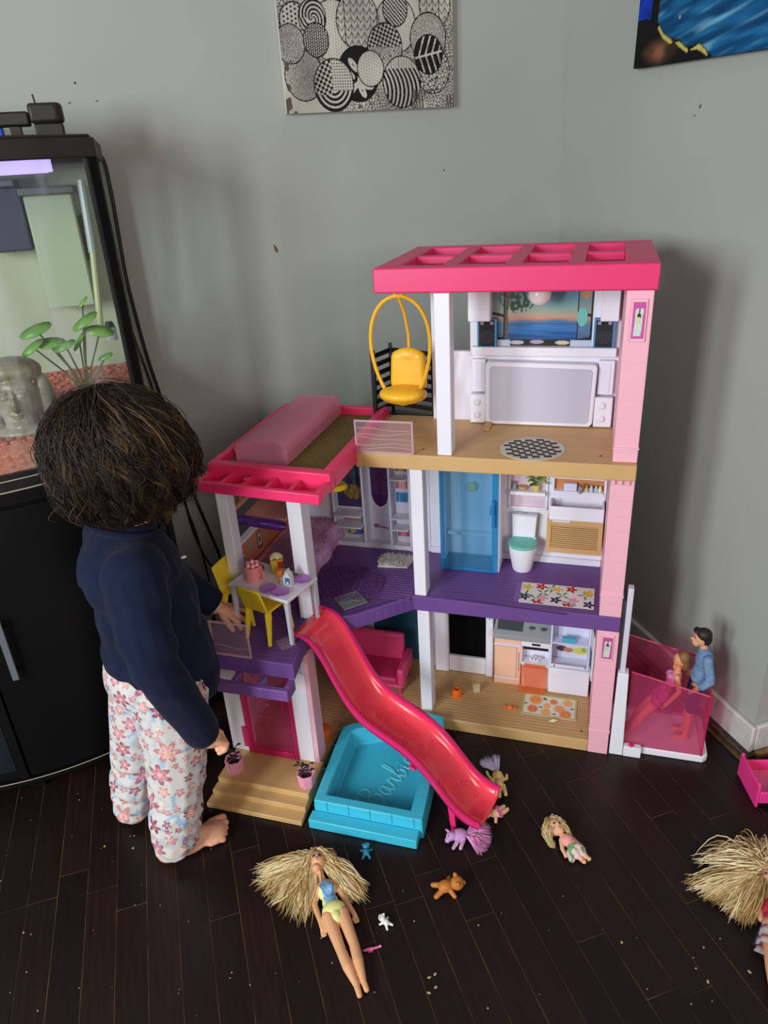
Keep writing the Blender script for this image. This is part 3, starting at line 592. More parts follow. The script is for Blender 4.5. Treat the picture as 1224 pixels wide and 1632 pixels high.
# --- top floor wall
tw = P('back_wall', MB().box(-.462, .225, .767, -.045, .24, .932).box(-.372, .225, .932, -.045, .24, 1.1).box(-.462, .225, .932, -.452, .24, 1.1), white, bevel=.001)
P('window_sill', B(-.366, .207, .926, -.052, .225, .946), white, tw, .002)
def sunset(x, y):
    c = np.zeros((len(x), 3)); ys = [0, .1, .24, .34, .40, .46, .56, .85]; R_ = [30, 24, 46, 60, 196, 176, 132, 74]; G_ = [72, 70, 112, 110, 138, 160, 166, 140]; B_ = [140, 128, 180, 160, 112, 140, 160, 178]
    for i, ch in enumerate((R_, G_, B_)): c[:, i] = np.interp(y + (vnoise(x, y, 6, 3) - .5) * .05, ys, ch)
    c = np.where((y < .33)[:, None], c + ((vnoise(x * .3, y * 4, 20, 6) - .5) * 40)[:, None], c)
    xt = .16 - .1 * (y - .2) ** 2 + np.clip(y - .5, 0, 1) * .2; c = np.where(((np.abs(x - xt) < .022) & (y > .12) & (y < .8))[:, None], np.array([100., 84, 64]), c)
    fr = (np.hypot((x - .27) / .19, (y - .74) / .26) < 1) & (vnoise(x * 2, y, 24, 8) > .42); c = np.where(fr[:, None], np.array([38., 70, 40]), c)
    for xa, xb in ((.0, .15), (.85, 1.0)):
        sd_ = (x > xa) & (x < xb); c = np.where(sd_[:, None], c * .55 + 60, c)
        fx = ((x - xa) / (xb - xa)); e = (fx < .1) | (fx > .88) | (np.abs(y - .46 + (fx - .5) * .05) < .02) | (np.abs(y - .85 + (fx - .5) * .05) < .02) | (y < .1 + .04 * fx); c = np.where((sd_ & e)[:, None], 20., c)
    hat = np.hypot((x - .93) / .06, (y - .85) / .18) < 1; c = np.where(hat[:, None], np.array([176., 146, 96]), c); c = np.where((np.hypot((x - .9) / .05, (y - .42) / .13) < 1)[:, None], np.array([110., 190, 180]), c)
    deck = (y < .1) & (np.abs(x - .5) < .3); c = np.where((y < .09)[:, None], np.array([190., 200, 215]), c); c = np.where(deck[:, None], 30., c)
    for a, b_, k in [(.27, .05, (200, 200, 205)), (.47, .06, (170, 150, 170)), (.72, .05, (205, 190, 160))]: c = np.where((np.hypot((x - a) / .07, (y - b_) / .03) < 1)[:, None], np.array(k, float), c)
    return c
sheet('sunset_print', (-.326, .2243, .946), (.22, 0, 0), (0, 0, .15), 180, 120, sunset, stick, tw, 'sunset sea view print')
def spk(x, y):
    c = np.tile(np.array([26., 28, 36]), (len(x), 1)); c = np.where(((x < .08) | (x > .92) | (y < .03) | (y > .96))[:, None], np.array([70., 140, 190]), c)
    for a, b_, r in [(.25, .86, .1), (.75, .86, .1)]: c = np.where((np.hypot(x - a, (y - b_) * 1.7) < r)[:, None], np.array([150., 140, 170]), c)
    c = np.where(((np.abs(x - .5) < .13) & (np.abs(y - .86) < .05))[:, None], 8., c); d = np.hypot(x - .5, (y - .36) * 1.7); return np.where(((d < .38) & (np.modf(d * 9)[0] < .3))[:, None], 70., c)
for u in (-.353, -.102):
    s_ = P('loudspeaker', B(u, .208, .9462, u + .043, .2245, 1.008), mat('speaker_blue', (60, 120, 165), .5), tw, .0008)
    sheet('speaker_print', (u, .2074, .9465), (.043, 0, 0), (0, 0, .0612), 40, 60, spk, stick, tw)
P('shutter', B(-.371, .19, 1.006, -.322, .2245, 1.0995), white, tw, .002); P('shutter', B(-.090, .19, 1.006, -.053, .2245, 1.0995), white, tw, .002)
tv = P('flip_screen', MB().prismv([(-.333, .775), (-.327, .769), (-.099, .769), (-.0915, .777), (-.088, .905), (-.094, .912), (-.327, .916), (-.333, .91)], .196, .225), white, tw, .003)
P('screen_face', MB().prismv([(-.323, .783), (-.318, .778), (-.107, .778), (-.101, .784), (-.098, .896), (-.103, .902), (-.318, .906), (-.323, .9)], .1945, .197), mat('screen_grey', (196, 194, 210), .6, 0, .4, (3, (180, 178, 196), .7)), tw, .001)
for u0, u1 in ((-.365, -.3345), (-.0865, -.053)):
    P('panel_speaker', B(u0, .21, .842, u1, .2248, .918), white, tw, .002)
    P('speaker_grille', B(u0 + .006, .2085, .848, u1 - .008, .2105, .912), lav, tw, .0006)
    for k in range(10): P('grille_rib', B(u0 + .006, .2078, .851 + k * .006, u1 - .008, .2087, .8535 + k * .006), white, tw, 0)
    P('panel_box', B(u0 - .004, .2, .769, u1 + .002, .2248, .838), white, tw, .003)
    for z in (.79, .82): P('panel_knob', MB().lathe([(.002, -.0004), (.008, -.0004), (.008, .003), (.005, .006), (0, .006)], (0, 0, 0), 14).move((0, 0, 0)), white, tw, 0).matrix_local = Matrix.Translation((u0 + .013, .2005, z)) @ Matrix.Rotation(math.pi / 2, 4, 'X')
P('hinge_foot', MB().hexa([(-.333, .15, .7675), (-.316, .15, .7675), (-.316, .195, .7675), (-.333, .195, .7675), (-.331, .155, .772), (-.318, .155, .772), (-.318, .195, .776), (-.331, .195, .776)]), tan2, bevel=.001)
P('mirror_ball', MB().ell((-.214, .15, 1.07), (.0235, .0235, .0235), 24, 16), mat('pearl_plastic', (232, 214, 210), .25, 0, .6, None, (60, .15)), bevel=0, label='round pearly lamp under roof')
P('ball_stem', MB().tube([(-.214, .15, 1.09), (-.214, .15, 1.115)], .004, 8), white, bevel=0)
P('roof_strut', B(-.272 + .0, .15, 1.104, -.155, .165, 1.112), offw, bevel=0)
# black balcony railing, each bar its own piece
rl = P('railing', MB().box(-.585, .285, .767, -.577, .293, .935), blackp, bevel=.001, label='black slatted balcony railing')
P('rail_post', B(-.61, .212, .767, -.6, .222, .935), blackp, rl, .001); P('rail_post', B(-.47, .243, .767, -.462, .251, .935), blackp, rl, .001)
for k in range(7):
    z = .778 + k * .0225
    P('rail_bar', MB().hexa([(-.607, .214, z), (-.603, .214, z), (-.578, .29, z), (-.582, .29, z), (-.607, .214, z + .0115), (-.603, .214, z + .0115), (-.578, .29, z + .0115), (-.582, .29, z + .0115)]), blackp, rl, .0008)
    P('rail_bar', MB().hexa([(-.58, .286, z), (-.466, .245, z), (-.466, .249, z), (-.58, .29, z), (-.58, .286, z + .0115), (-.466, .245, z + .0115), (-.466, .249, z + .0115), (-.58, .29, z + .0115)]), blackp, rl, .0008)
P('balcony_floor', MB().prism([(-.6, .247), (-.465, .247), (-.465, .25), (-.58, .288)], .762, .7675), blackp, rl, 0)
# clear guard panels
def guard(u0, u1, v, z0, z1, rel):
    g = P('guard_panel', B(u0, v, z0, u1, v + .002, z1), clearp, bevel=.0004, label='clear pinkish guard panel')
    e = .004; P('guard_rim', MB().box(u0, v - .001, z0, u0 + e, v + .003, z1).box(u1 - e, v - .001, z0, u1, v + .003, z1).box(u0 + e, v - .001, z0, u1 - e, v + .003, z0 + e).box(u0 + e, v - .001, z1 - e, u1 - e, v + .003, z1), clear('clear_rim', (246, 226, 234), (238, 206, 220), .45), g, .0006)
    for k, (a, b_) in enumerate(rel):
        P('relief_line', MB().tube([(u0 + (u1 - u0) * t, v - .0005, z0 + (z1 - z0) * (a + (b_ - a) * t + .03 * math.sin(7 * t + k))) for t in np.linspace(.04, .96, 8)], .0007, 4), MATS['clear_rim'], g, 0)
guard(-.582, -.452, -.016, .7672, .841, [(.75, .72), (.55, .62), (.5, .4), (.25, .3), (.12, .2)]); guard(-.84, -.75, -.304, .3992, .485, [(.3, .28)])
# --- wing roof (its front right corner stands a little forward)
def skew(mb): mb.v = [(x, y - max(0, x + .862) * .075 * max(0, (.25 - y) / .42), z) for x, y, z in mb.v]; return mb
wrf = P('wing_roof', skew(MB().box(-.862, -.166, .744, -.58, -.142, .786).box(-.862, .236, .744, -.58, .252, .786).box(-.862, -.142, .744, -.845, .236, .786).box(-.602, -.142, .744, -.58, .236, .786)), hot2, bevel=.003, label='hot pink wing roof frame')
P('turf_panel', skew(B(-.845, -.142, .747, -.602, .236, .766)), mat('olive_turf', (136, 122, 78), .95, 0, .1, (300, (96, 86, 52), .9), (700, .6)), wrf, 0, label='olive felt turf')
wl2 = P('roof_lip', skew(MB().box(-.862, -.228, .748, -.58, -.216, .770).box(-.862, -.216, .748, -.85, -.166, .770).box(-.594, -.216, .748, -.58, -.166, .770).box(-.85, -.216, .746, -.594, -.166, .75)), hot2, bevel=.002)
for u in (-.808, -.758, -.706, -.652): P('rung', skew(B(u, -.216, .75, u + .009, -.166, .769)), hot2, wrf, .001)
P('rung_clip', skew(B(-.76, -.2, .7695, -.747, -.19, .774)), hot2, wrf, .001)
# translucent pink cover on the wing roof
tun = []
for (u, z) in [(-.822, .767), (-.822, .795), (-.816, .808), (-.805, .815), (-.72, .815), (-.708, .808), (-.703, .795), (-.703, .767), (-.706, .767), (-.706, .793), (-.71, .805), (-.721, .8115), (-.804, .8115), (-.813, .805), (-.8185, .793), (-.8185, .767)]: tun.append((u, z))
cv = P('roof_cover', MB().prismv(tun, -.108, .235), pink_tun, wrf, .0008, label='translucent pink arched cover')
P('cover_end', MB().prismv(tun[:8], -.111, -.108), pink_tun, wrf, .0005)
for v in (-.112, .1): P('cover_band', MB().prismv([(-.8235, .794), (-.8225, .801), (-.8165, .81), (-.805, .817), (-.72, .817), (-.707, .81), (-.7015, .801), (-.7005, .794), (-.702, .794), (-.7035, .8), (-.7085, .8085), (-.72, .8152), (-.805, .8152), (-.8155, .8085), (-.821, .8), (-.822, .794)], v, v + (.335 if v < 0 else .004)), pink_tun, wrf, 0); break
P('hinge_pin', MB().box(-.63, .252, .765, -.612, .258, .78), white, wrf, .001)
# level-one ceiling underside trim where the slide hooks on
0 and P('hinge_trim', MB().prismv([(-.62, .36), (-.55, .36), (-.56, .345), (-.6, .343)], -.1, -.09), mat('lilac_white', (196, 190, 222), .5), bevel=.001)
# ================================================================= loose furniture of the dollhouse
# hanging egg chair
sw_ = hthing('hanging_chair', 'yellow egg-shaped swing chair hanging under the pink roof', 'swing chair', -.503, .1, .842)
def eggpt(t, z0=.0): return (.0655 * math.sin(t) * (1 - .18 * math.cos(t)), 0, .118 - .118 * math.cos(t))
obj('loop', MB().tube([eggpt(t) for t in np.linspace(0, 2 * math.pi, 41)[:-1]], .0042, 8, closed=True), yel, sw_)
obj('back_arch', MB().tube([(0, 0, .236), (.004, .028, .2), (.008, .042, .15), (.008, .045, .10), (.006, .035, .05)], .0035, 8), yel, sw_)
obj('hook', MB().tube([(.008 * math.cos(t), 0, .243 + .008 * math.sin(t)) for t in np.linspace(0, 2 * math.pi, 13)[:-1]], .0025, 6, closed=True), yel, sw_)
link('seat', blob([('e', (.002, .0, .022), (.055, .044, .02)), ('e', (.002, -.016, .026), (.05, .034, .016)), ('e', (-.02, -.01, .028), (.03, .032, .013)), ('e', (.024, -.01, .028), (.03, .032, .013))], .002, 8), yel, sw_)
link('backrest', blob([('c', [(-.022, .03, .04), (-.019, .034, .098)], [.0125, .0125]), ('c', [(.038, .03, .04), (.035, .034, .098)], [.0125, .0125]), ('c', [(-.019, .034, .098), (.035, .034, .098)], [.0125, .0125])] + [('c', [(-.02 + .0075 * k, .031, .04), (-.018 + .0072 * k, .034, .1)], [.0125, .0125]) for k in range(8)] + [('e', (.008, .033, .102), (.034, .0125, .018))], .002, 6), yel, sw_)
# rugs
def rug(name, label, u, v, z, w, d, rz, fn, nx=120, ny=80, th=.0016):
    t = hthing(name, label, 'rug', u, v, z + .0003, rz)
    obj('backing', B(-w / 2, -d / 2, 0, w / 2, d / 2, th - .0003), mat('rug_back', (200, 196, 190), .9), t)
    sheet('printed_face', (-w / 2, -d / 2, th), (w, 0, 0), (0, d, 0), nx, ny, fn, cloth, t); return t
def flowers(x, y):
    c = np.tile(np.array([228., 224, 222]), (len(x), 1)); r = np.random.default_rng(2); X, Y = x * 2.0, y
    for (a, b_) in [(.45, .25), (.85, .8), (1.35, .15), (.15, .4), (1.75, .6), (.62, .55), (1.15, .5)]:
        for k in range(4): an = k * 1.6 + a * 9; e = ((X - a - .12 * math.cos(an)) * math.cos(an) + (Y - b_ - .12 * math.sin(an)) * math.sin(an)) / .09; w = (-(X - a - .12 * math.cos(an)) * math.sin(an) + (Y - b_ - .12 * math.sin(an)) * math.cos(an)) / .03; c = np.where((e * e + w * w < 1)[:, None], np.array([92., 140, 92]), c)
    F = [(.17, .78, (222, 190, 60)), (.55, .85, (190, 40, 60)), (1.0, .78, (226, 190, 90)), (1.38, .84, (190, 36, 56)), (1.84, .72, (228, 190, 60)), (.13, .28, (52, 46, 100)), (.62, .3, (222, 160, 186)), (.98, .25, (46, 44, 104)), (1.45, .3, (220, 158, 190)), (1.86, .18, (56, 50, 104)), (.5, .03, (190, 40, 60)), (1.3, .02, (192, 40, 60))]
    for a, b_, k in F:
        d = np.hypot(X - a, Y - b_); an = np.arctan2(Y - b_, X - a); c = np.where((d < .17 * (.74 + .26 * np.cos(5 * an)))[:, None], np.array(k, float), c); c = np.where((d < .03)[:, None], np.array([225., 200, 90]), c)
    return c
fr_ = rug('floral_rug', 'white bath rug printed with red, yellow and navy flowers', -.1425, .066, .399, .168, .088, 0, flowers)
fg_ = MB()
for k in range(14): fg_.tube([(-.084, -.04 + k * .006, .001), (-.096, -.04 + k * .006, .0007)], .0007, 4)
obj('fringe', fg_, mat('fringe_lilac', (150, 110, 180), .9), fr_)
def oranges(x, y):
    X, Y = x * 1.75, y; c = np.tile(np.array([226., 222, 214]), (len(x), 1))
    for a, b_, r, k in [(.42, .72, .22, (232, 150, 80)), (1.0, .72, .14, (226, 130, 90)), (.8, .5, .13, (234, 176, 104)), (.35, .28, .18, (222, 116, 70)), (.78, .2, .17, (234, 172, 100)), (1.2, .42, .18, (230, 160, 90)), (1.45, .75, .17, (234, 180, 110)), (1.4, .2, .2, (224, 124, 76))]:
        d = np.hypot(X - a, Y - b_); an = np.arctan2(Y - b_, X - a); c = np.where((d < r)[:, None], np.array(k, float), c)
        seg = (d < r * .85) & (d > r * .12) & (np.abs(np.sin(an * 4)) < .16); c = np.where((seg | (np.abs(d - r * .88) < r * .05))[:, None], np.array([240., 200, 150]), c)
    for a, b_ in [(.7, .84), (.72, .78), (.1, .5), (.6, .4), (1.6, .5), (1.05, .15)]: c = np.where((np.hypot((X - a) / .07, (Y - b_) / .03) < 1)[:, None], np.array([90., 110, 90]), c)
    e = (x < .035) | (x > .965) | (y < .07) | (y > .93); return np.where(e[:, None], np.array([196., 190, 120]), c)
rug('orange_slice_rug', 'kitchen rug printed with orange slices and a green border', -.147, .1035, .035, .138, .082, 0, oranges)
rr = hthing('round_rug', 'round dark grey and white patterned rug on the top floor', 'rug', -.21, .052, .7673)
obj('backing', MB().lathe([(.068, 0), (.068, .0011), (.001, .0011)], (0, 0, 0), 40), mat('rug_pale', (206, 202, 192), .9), rr)
dk = mat('rug_dark', (58, 60, 66), .9)
for i in range(-5, 6):           # blocks of the woven pattern
    for j in range(-5, 6):
        if (i + j) % 2: continue
        x, y = i * .0118 - j * .003, j * .0118 + i * .003
        if math.hypot(x, y) < .062: obj('pattern_block', MB().add([(x - .0072, y - .0062, .0013), (x + .0086, y - .0042, .0013), (x + .0072, y + .0062, .0013), (x - .0086, y + .0042, .0013)], [(0, 1, 2, 3)]), dk, rr, smooth=0)
        
def fuzz(name, mb_fn, n, L, col, m2, parent, thick=.0007, lean=.4):
    paths, cols = [], []
    for _ in range(n):
        p, up = mb_fn(); p = Vector(p); d = (Vector(up) + Vector((random.uniform(-lean, lean), random.uniform(-lean, lean), random.uniform(-.2, .2)))).normalized() * L * random.uniform(.6, 1.2)
        b_ = Vector((random.uniform(-1, 1), random.uniform(-1, 1), 0)) * L * .3
        paths.append([p, p + d * .5 + b_ * .3, p + d + b_]); k = random.uniform(.85, 1.1); cols.append(tuple(min(255, c * k) for c in col))
    o = link(name, strands(paths, thick, cols, 3), vcol(m2, .9, .1), parent); o['kind'] = 'stuff'; return o
fw = hthing('fluffy_mat', 'small white fluffy mat lying before the wardrobe', 'mat', -.553, .147, .3993)
obj('backing', MB().hexa([(-.042, -.03, 0), (.035, -.022, 0), (.042, .03, 0), (-.04, .022, 0), (-.042, -.03, .004), (.035, -.022, .004), (.042, .03, .004), (-.04, .022, .004)]), mat('mat_white', (220, 214, 208), .95), fw)
fuzz('pile', lambda: ((random.uniform(-.041, .038), random.uniform(-.026, .026), .004), (0, 0, 1)), 1500, .011, (226, 218, 210), 'fluff_white', fw, .0008, .8)
pr = hthing('purple_rug', 'round dark purple pile rug on the middle floor', 'rug', -.642, .022, .3993)
obj('backing', MB().lathe([(.086, 0), (.086, .003), (.001, .003)], (0, 0, 0), 40), mat('rug_purple', (104, 64, 126), .95), pr)
def _pr():
    a, r = random.random() * 6.283, .085 * math.sqrt(random.random()); return (r * math.cos(a), r * math.sin(a), .003), (0, 0, 1)
fuzz('pile', _pr, 3800, .005, (124, 80, 148), 'fluff_purple', pr, .0008, .6)
# toilet
to = hthing('toy_toilet', 'white toy toilet with mint green lid on the purple floor', 'toilet', -.235, .19, .3992)
obj('bowl', MB().lathe([(.022, 0), (.024, .004), (.033, .055), (.034, .068), (.001, .068)], (0, -.014, 0), 24, 1, .95), white, to)
obj('lid', MB().lathe([(.034, 0), (.0355, .003), (.0345, .008), (.001, .009)], (0, -.014, .0685), 24, 1, .98), tealg, to)
obj('tank', MB().hexa([(-.028, .012, .06), (.026, .012, .06), (.026, .025, .06), (-.028, .025, .06), (-.03, .012, .132), (.03, .012, .132), (.03, .026, .132), (-.03, .026, .132)]), white, to, .002)
obj('tank_lid', B(-.031, .009, .1323, .031, .027, .138), offw, to, .002); obj('flush_button', MB().ell((0, .018, .138), (.006, .004, .002)), grey, to)
obj('pedestal', B(-.02, .005, 0, .02, .025, .06), white, to, .003); obj('hinge', MB().ell((.027, .008, .075), .004, 8, 6), white, to)
# tray on the purple floor
tr = hthing('clear_tray', 'square grey clear plastic tray leaning on the purple floor edge', 'tray', -.611, -.053, .4025, .77)
cgrey = clear('clear_grey', (196, 204, 198), (150, 160, 156), .6)
obj('plate', B(-.029, -.029, 0, .029, .029, .002), cgrey, tr, .0008); rim_ = MB()
for a in range(4): rim_.tube([((.029 if a in (0, 1) else -.029), (.029 if a in (0, 3) else -.029), .002), ((.029 if a in (0, 3) else -.029), (.029 if a in (2, 3) else -.029), .002)], .0016, 6)
obj('rim', rim_, cgrey, tr); obj('relief', MB().tube([(-.018, -.002, .003), (.005, -.004, .003), (.004, .018, .003)], .0009, 5).tube([(.004, -.004, .003), (.018, -.015, .003)], .0009, 5), cgrey, tr)
# bunk bed
bb = hthing('bunk_bed', 'pink toy bunk bed with purple rail in the wing', 'bed', -.808, .075, .3992)
salmon = MATS['salmon_plastic']
obj('lower_frame', B(-.062, -.1, 0, .072, .145, .035), mat('bed_pink', (226, 140, 150), .5), bb, .004); obj('side_rail', B(-.064, -.13, .035, -.052, .15, .062), mat('bed_pink', (226, 140, 150), .5), bb, .003)
obj('upper_frame', B(-.062, -.13, .182, .06, .15, .2), mat('bed_pink', (226, 140, 150), .5), bb, .004)
gp = mat('glossy_purple', (86, 40, 132), .22, 0, .6)
obj('guard_rail', MB().tube([(-.066, -.142, .204), (-.045, -.147, .207), (.035, -.147, .201), (.058, -.14, .194)], [.011, .012, .012, .008], 12), gp, bb)
obj('corner_post', B(-.066, .13, .035, -.056, .145, .182), salmon, bb, .001)
def _ub(): return (random.uniform(-.058, .056), random.uniform(-.125, .145), .2), (0, 0, 1)
obj('upper_mattress', B(-.058, -.125, .2, .056, .145, .206), mat('fur_pink', (232, 160, 150), .95), bb, .003); fuzz('pink_fur', _ub, 2600, .008, (250, 194, 186), 'fluff_pink', bb, .0009, .8)
bl = thing('fur_blanket', 'crumpled lilac fur blanket draped over the lower bunk', 'blanket', HW(-.808, .075, .4345), HA)
nx, ny = 36, 44; bv = []; bf = []
for j in range(ny + 1):
    for i in range(nx + 1):
        a, b_ = i / nx, j / ny; x = -.055 + a * .152; y = -.115 + b_ * .262
        over = max(0.0, x - .074); xx = min(x, .074 + over * .35) + .006 * math.sin(b_ * 14); z = .012 + .014 * vnoise(a * .5, b_ * .5, 9, 3) + .012 * math.exp(-((a - .5) / .25) ** 2) - over * 1.55 + .028 * max(0, b_ - .72) * math.sin(max(0, b_ - .72) * 8)
        bv.append((xx, y, float(z)))
for j in range(ny):
    for i in range(nx): k = j * (nx + 1) + i; bf.append((k, k + 1, k + nx + 2, k + nx + 1))
bme = MB().add(bv, bf).mesh('blanket', 80); o = link('blanket_cloth', bme, mat('fur_lilac', (200, 156, 194), .95, 0, .1, (60, (176, 130, 176), .8), (300, .5)), bl); so = o.modifiers.new('thick', 'SOLIDIFY'); so.thickness = .003; so.offset = 1
bvv = bv
def _bl():
    k = random.randrange(len(bvv)); return (bvv[k][0] + random.uniform(-.002, .002), bvv[k][1] + random.uniform(-.003, .003), bvv[k][2] + .002), (.25, 0, 1)
fuzz('blanket_fur', _bl, 4500, .006, (210, 164, 200), 'fluff_lilac', bl, .0009, .9)
# ground-floor sofa
sf_ = hthing('toy_sofa', 'pink toy sofa behind the slide on the ground floor', 'sofa', -.63, .115, .0352)
spk_ = mat('sofa_pink', (226, 66, 122), .42)
obj('base', B(-.1, -.055, .022, .1, .05, .036), spk_, sf_, .008); obj('seat', B(-.084, -.057, .0362, .084, .035, .058), mat('sofa_seat', (206, 48, 104), .5), sf_, .006)
obj('backrest', MB().hexa([(-.084, .03, .0363), (.084, .03, .0363), (.084, .052, .0363), (-.084, .052, .0363), (-.082, .042, .132), (.082, .042, .132), (.082, .06, .132), (-.082, .06, .132)]), spk_, sf_, .008)
for s in (-1, 1):
    obj('armrest', B(min(s * .085, s * .105), -.058, .036, max(s * .085, s * .105), .05, .088), spk_, sf_, .007)
    for v in (-.045, .04): obj('leg', MB().lathe([(.004, 0), (.006, .0225), (.001, .0225)], (s * .09, v, 0), 10), spk_, sf_)
ys = hthing('yellow_stool', 'small yellow stool half hidden under the slide', 'stool', -.64, .0, .0352)
obj('seat', MB().lathe([(.012, 0), (.02, .006), (.021, .014), (.001, .016)], (0, 0, .012), 16), mat('amber', (220, 150, 30), .45), ys); obj('foot', MB().lathe([(.014, 0), (.007, .004), (.006, .013), (.001, .013)], (0, 0, 0), 14), mat('magenta', (190, 30, 90), .5), ys)
ot = hthing('orange_stool', 'translucent orange stool behind the white entry pillar', 'stool', -.684, -.135, .0352)
obj('seat', MB().lathe([(.014, 0), (.017, .01), (.017, .032), (.001, .036)], (0, 0, .004), 18), mat('orange_plastic', (236, 112, 34), .4), ot); obj('foot', MB().lathe([(.01, 0), (.01, .0045), (.001, .0045)], (0, 0, 0), 12), mat('orange_plastic', (236, 112, 34), .4), ot)
# small things on the ground floor
cu = hthing('orange_cup', 'orange toy cup standing on the tan floor', 'cup', -.39, .098, .0352)
obj('bowl', MB().lathe([(.013, 0), (.0145, .004), (.0135, .016), (.009, .021), (.007, .021), (.006, .012), (.001, .011)], (0, 0, 0), 18), MATS['orange_plastic'], cu); obj('base', MB().lathe([(.0152, 0), (.0152, .003), (.001, .003)], (0, 0, 0), 18), MATS['orange_plastic'], cu)
ja = hthing('flour_packet', 'beige packet with round sticker on the tan floor', 'packet', -.341, .121, .0352, .5)
obj('packet', MB().hexa([(-.009, -.005, 0), (.009, -.005, 0), (.009, .005, 0), (-.009, .005, 0), (-.01, -.004, .027), (.01, -.004, .027), (.01, .004, .027), (-.01, .004, .027)]), mat('packet_beige', (206, 184, 130), .6), ja, .001)
obj('sticker', MB().lathe([(.0055, 0), (.0055, .0004), (.001, .0004)], (0, 0, 0), 14), white, ja).matrix_local = Matrix.Translation((0, -.0047, .011)) @ Matrix.Rotation(math.pi / 2, 4, 'X'); obj('dot', MB().ell((0, -.0052, .011), (.0025, .0005, .003), 8, 6), grey, ja)
cd = hthing('orange_candy', 'wrapped orange toy candy on the tan floor', 'candy', -.246, .071, .0352)
obj('sweet', MB().ell((0, 0, .0065), (.0085, .0065, .0065)), MATS['orange_plastic'], cd)
for s in (-1, 1): obj('wrapper', MB().lathe([(.001, 0), (.0045, .009), (.004, .0095), (.001, .003)], (0, 0, 0), 8), MATS['orange_plastic'], cd).matrix_local = Matrix.Translation((s * .007, 0, .0065)) @ Matrix.Rotation(s * math.pi / 2, 4, 'Y')
ky = hthing('crumpled_wrapper', 'pale crumpled scrap in front of the orange slice rug', 'scrap', -.133, .05, .0352)
obj('scrap', MB().add([(-.013, -.004, .001), (-.004, .004, .006), (.003, -.005, .002), (.012, .003, .005), (.006, .007, .001), (-.009, .006, .002), (0, 0, .008)], [(0, 6, 5), (0, 2, 6), (2, 3, 6), (3, 4, 6), (4, 5, 6)]), mat('scrap_cream', (206, 196, 150), .6), ky, smooth=0)
# table and chairs on the balcony
TZ = .399
tb = hthing('toy_table', 'white toy dining table laden with tiny food', 'table', -.745, -.172, TZ + .0003, -.262)
obj('table_top', B(-.083, -.055, .1085, .083, .055, .1165), white, tb, .002)
for sx in (-1, 1):
    for sy in (-1, 1): obj('leg', MB().hexa([(sx * .076 - .004, sy * .048 - .004, 0), (sx * .076 + .004, sy * .048 - .004, 0), (sx * .076 + .004, sy * .048 + .004, 0), (sx * .076 - .004, sy * .048 + .004, 0), (sx * .075 - .005, sy * .047 - .005, .1085), (sx * .075 + .005, sy * .047 - .005, .1085), (sx * .075 + .005, sy * .047 + .005, .1085), (sx * .075 - .005, sy * .047 + .005, .1085)]), offw, tb, .001)
def chair(label, u, v, rz):
    c = hthing('yellow_chair', label, 'chair', u, v, TZ + .0004, rz, 'yellow chairs at the toy table')
    obj('seat', MB().prism([(-.032, -.034), (.032, -.034), (.034, .03), (.025, .036), (-.025, .036), (-.034, .03)], .078, .083), yel2, c, .002)
    obj('backrest', MB().hexa([(-.034, -.036, .08), (.034, -.036, .08), (.034, -.031, .08), (-.034, -.031, .08), (-.031, -.052, .140), (.031, -.052, .140), (.031, -.048, .143), (-.031, -.048, .143)]), yel2, c, .003)
    for sx in (-1, 1):
        obj('leg', MB().tube([(sx * .027, -.028, .079), (sx * .033, -.042, .003)], [.0095, .005], 8, .7), yel2, c); obj('leg', MB().tube([(sx * .028, .026, .079), (sx * .033, .038, .003)], [.008, .0045], 8, .7), yel2, c)
    return c
chair('yellow toy chair with its back to the clear panel', -.748, -.208, -.28)
chair('yellow toy chair at the left end of the toy table', -.833, -.158, -1.62)
TT = .399 + .1165 + .0006
def ontable(x, y): 
    c, s = math.cos(-.262), math.sin(-.262); return -.745 + x * c - y * s, -.172 + x * s + y * c
def food(name, label, cat, x, y, rz=0, dz=0): u, v = ontable(x, y); return hthing(name, label, cat, u, v, TT + dz, rz)
mg = food('pink_mug', 'big pink mug heaped with pink marshmallows', 'mug', -.042, -.012)
mugp = mat('mug_pink', (244, 150, 150), .45)
obj('mug', MB().lathe([(.0215, 0), (.022, .004), (.0205, .006), (.02, .034), (.0178, .034), (.0175, .028), (.001, .027)], (0, 0, 0), 24), mugp, mg)
obj('handle', MB().tube([(.019, -.008, .027), (.03, -.012, .024), (.03, -.012, .012), (.019, -.008, .009)], .0035, 8), mugp, mg)
for k in range(7):
    a = k * 1.047; r = 0 if k == 6 else .0112; obj('marshmallow', MB().ell((r * math.cos(a), r * math.sin(a), .036 + (.006 if k == 6 else 0)), (.0055, .0055, .0065), 10, 7), mat('marshmallow', (250, 176, 176), .5), mg)
pz = food('toy_pie', 'round brown nut pie beside the pink mug', 'pie', -.062, .018)
obj('crust', MB().lathe([(.014, 0), (.0195, .004), (.019, .007), (.016, .0055), (.001, .0055)], (0, 0, 0), 22), mat('crust', (170, 96, 56), .7), pz)
for k in range(11): a = k * 2.4; r = .0145 * math.sqrt(k / 11); obj('nut', MB().ell((r * math.cos(a), r * math.sin(a), .0065), (.0038, .003, .0022), 8, 5, (0, 0, a)), mat('nut', (118, 52, 34), .6), pz)
pc = food('popcorn_box', 'yellow and red box heaped with popcorn', 'popcorn', -.012, .035, .4)
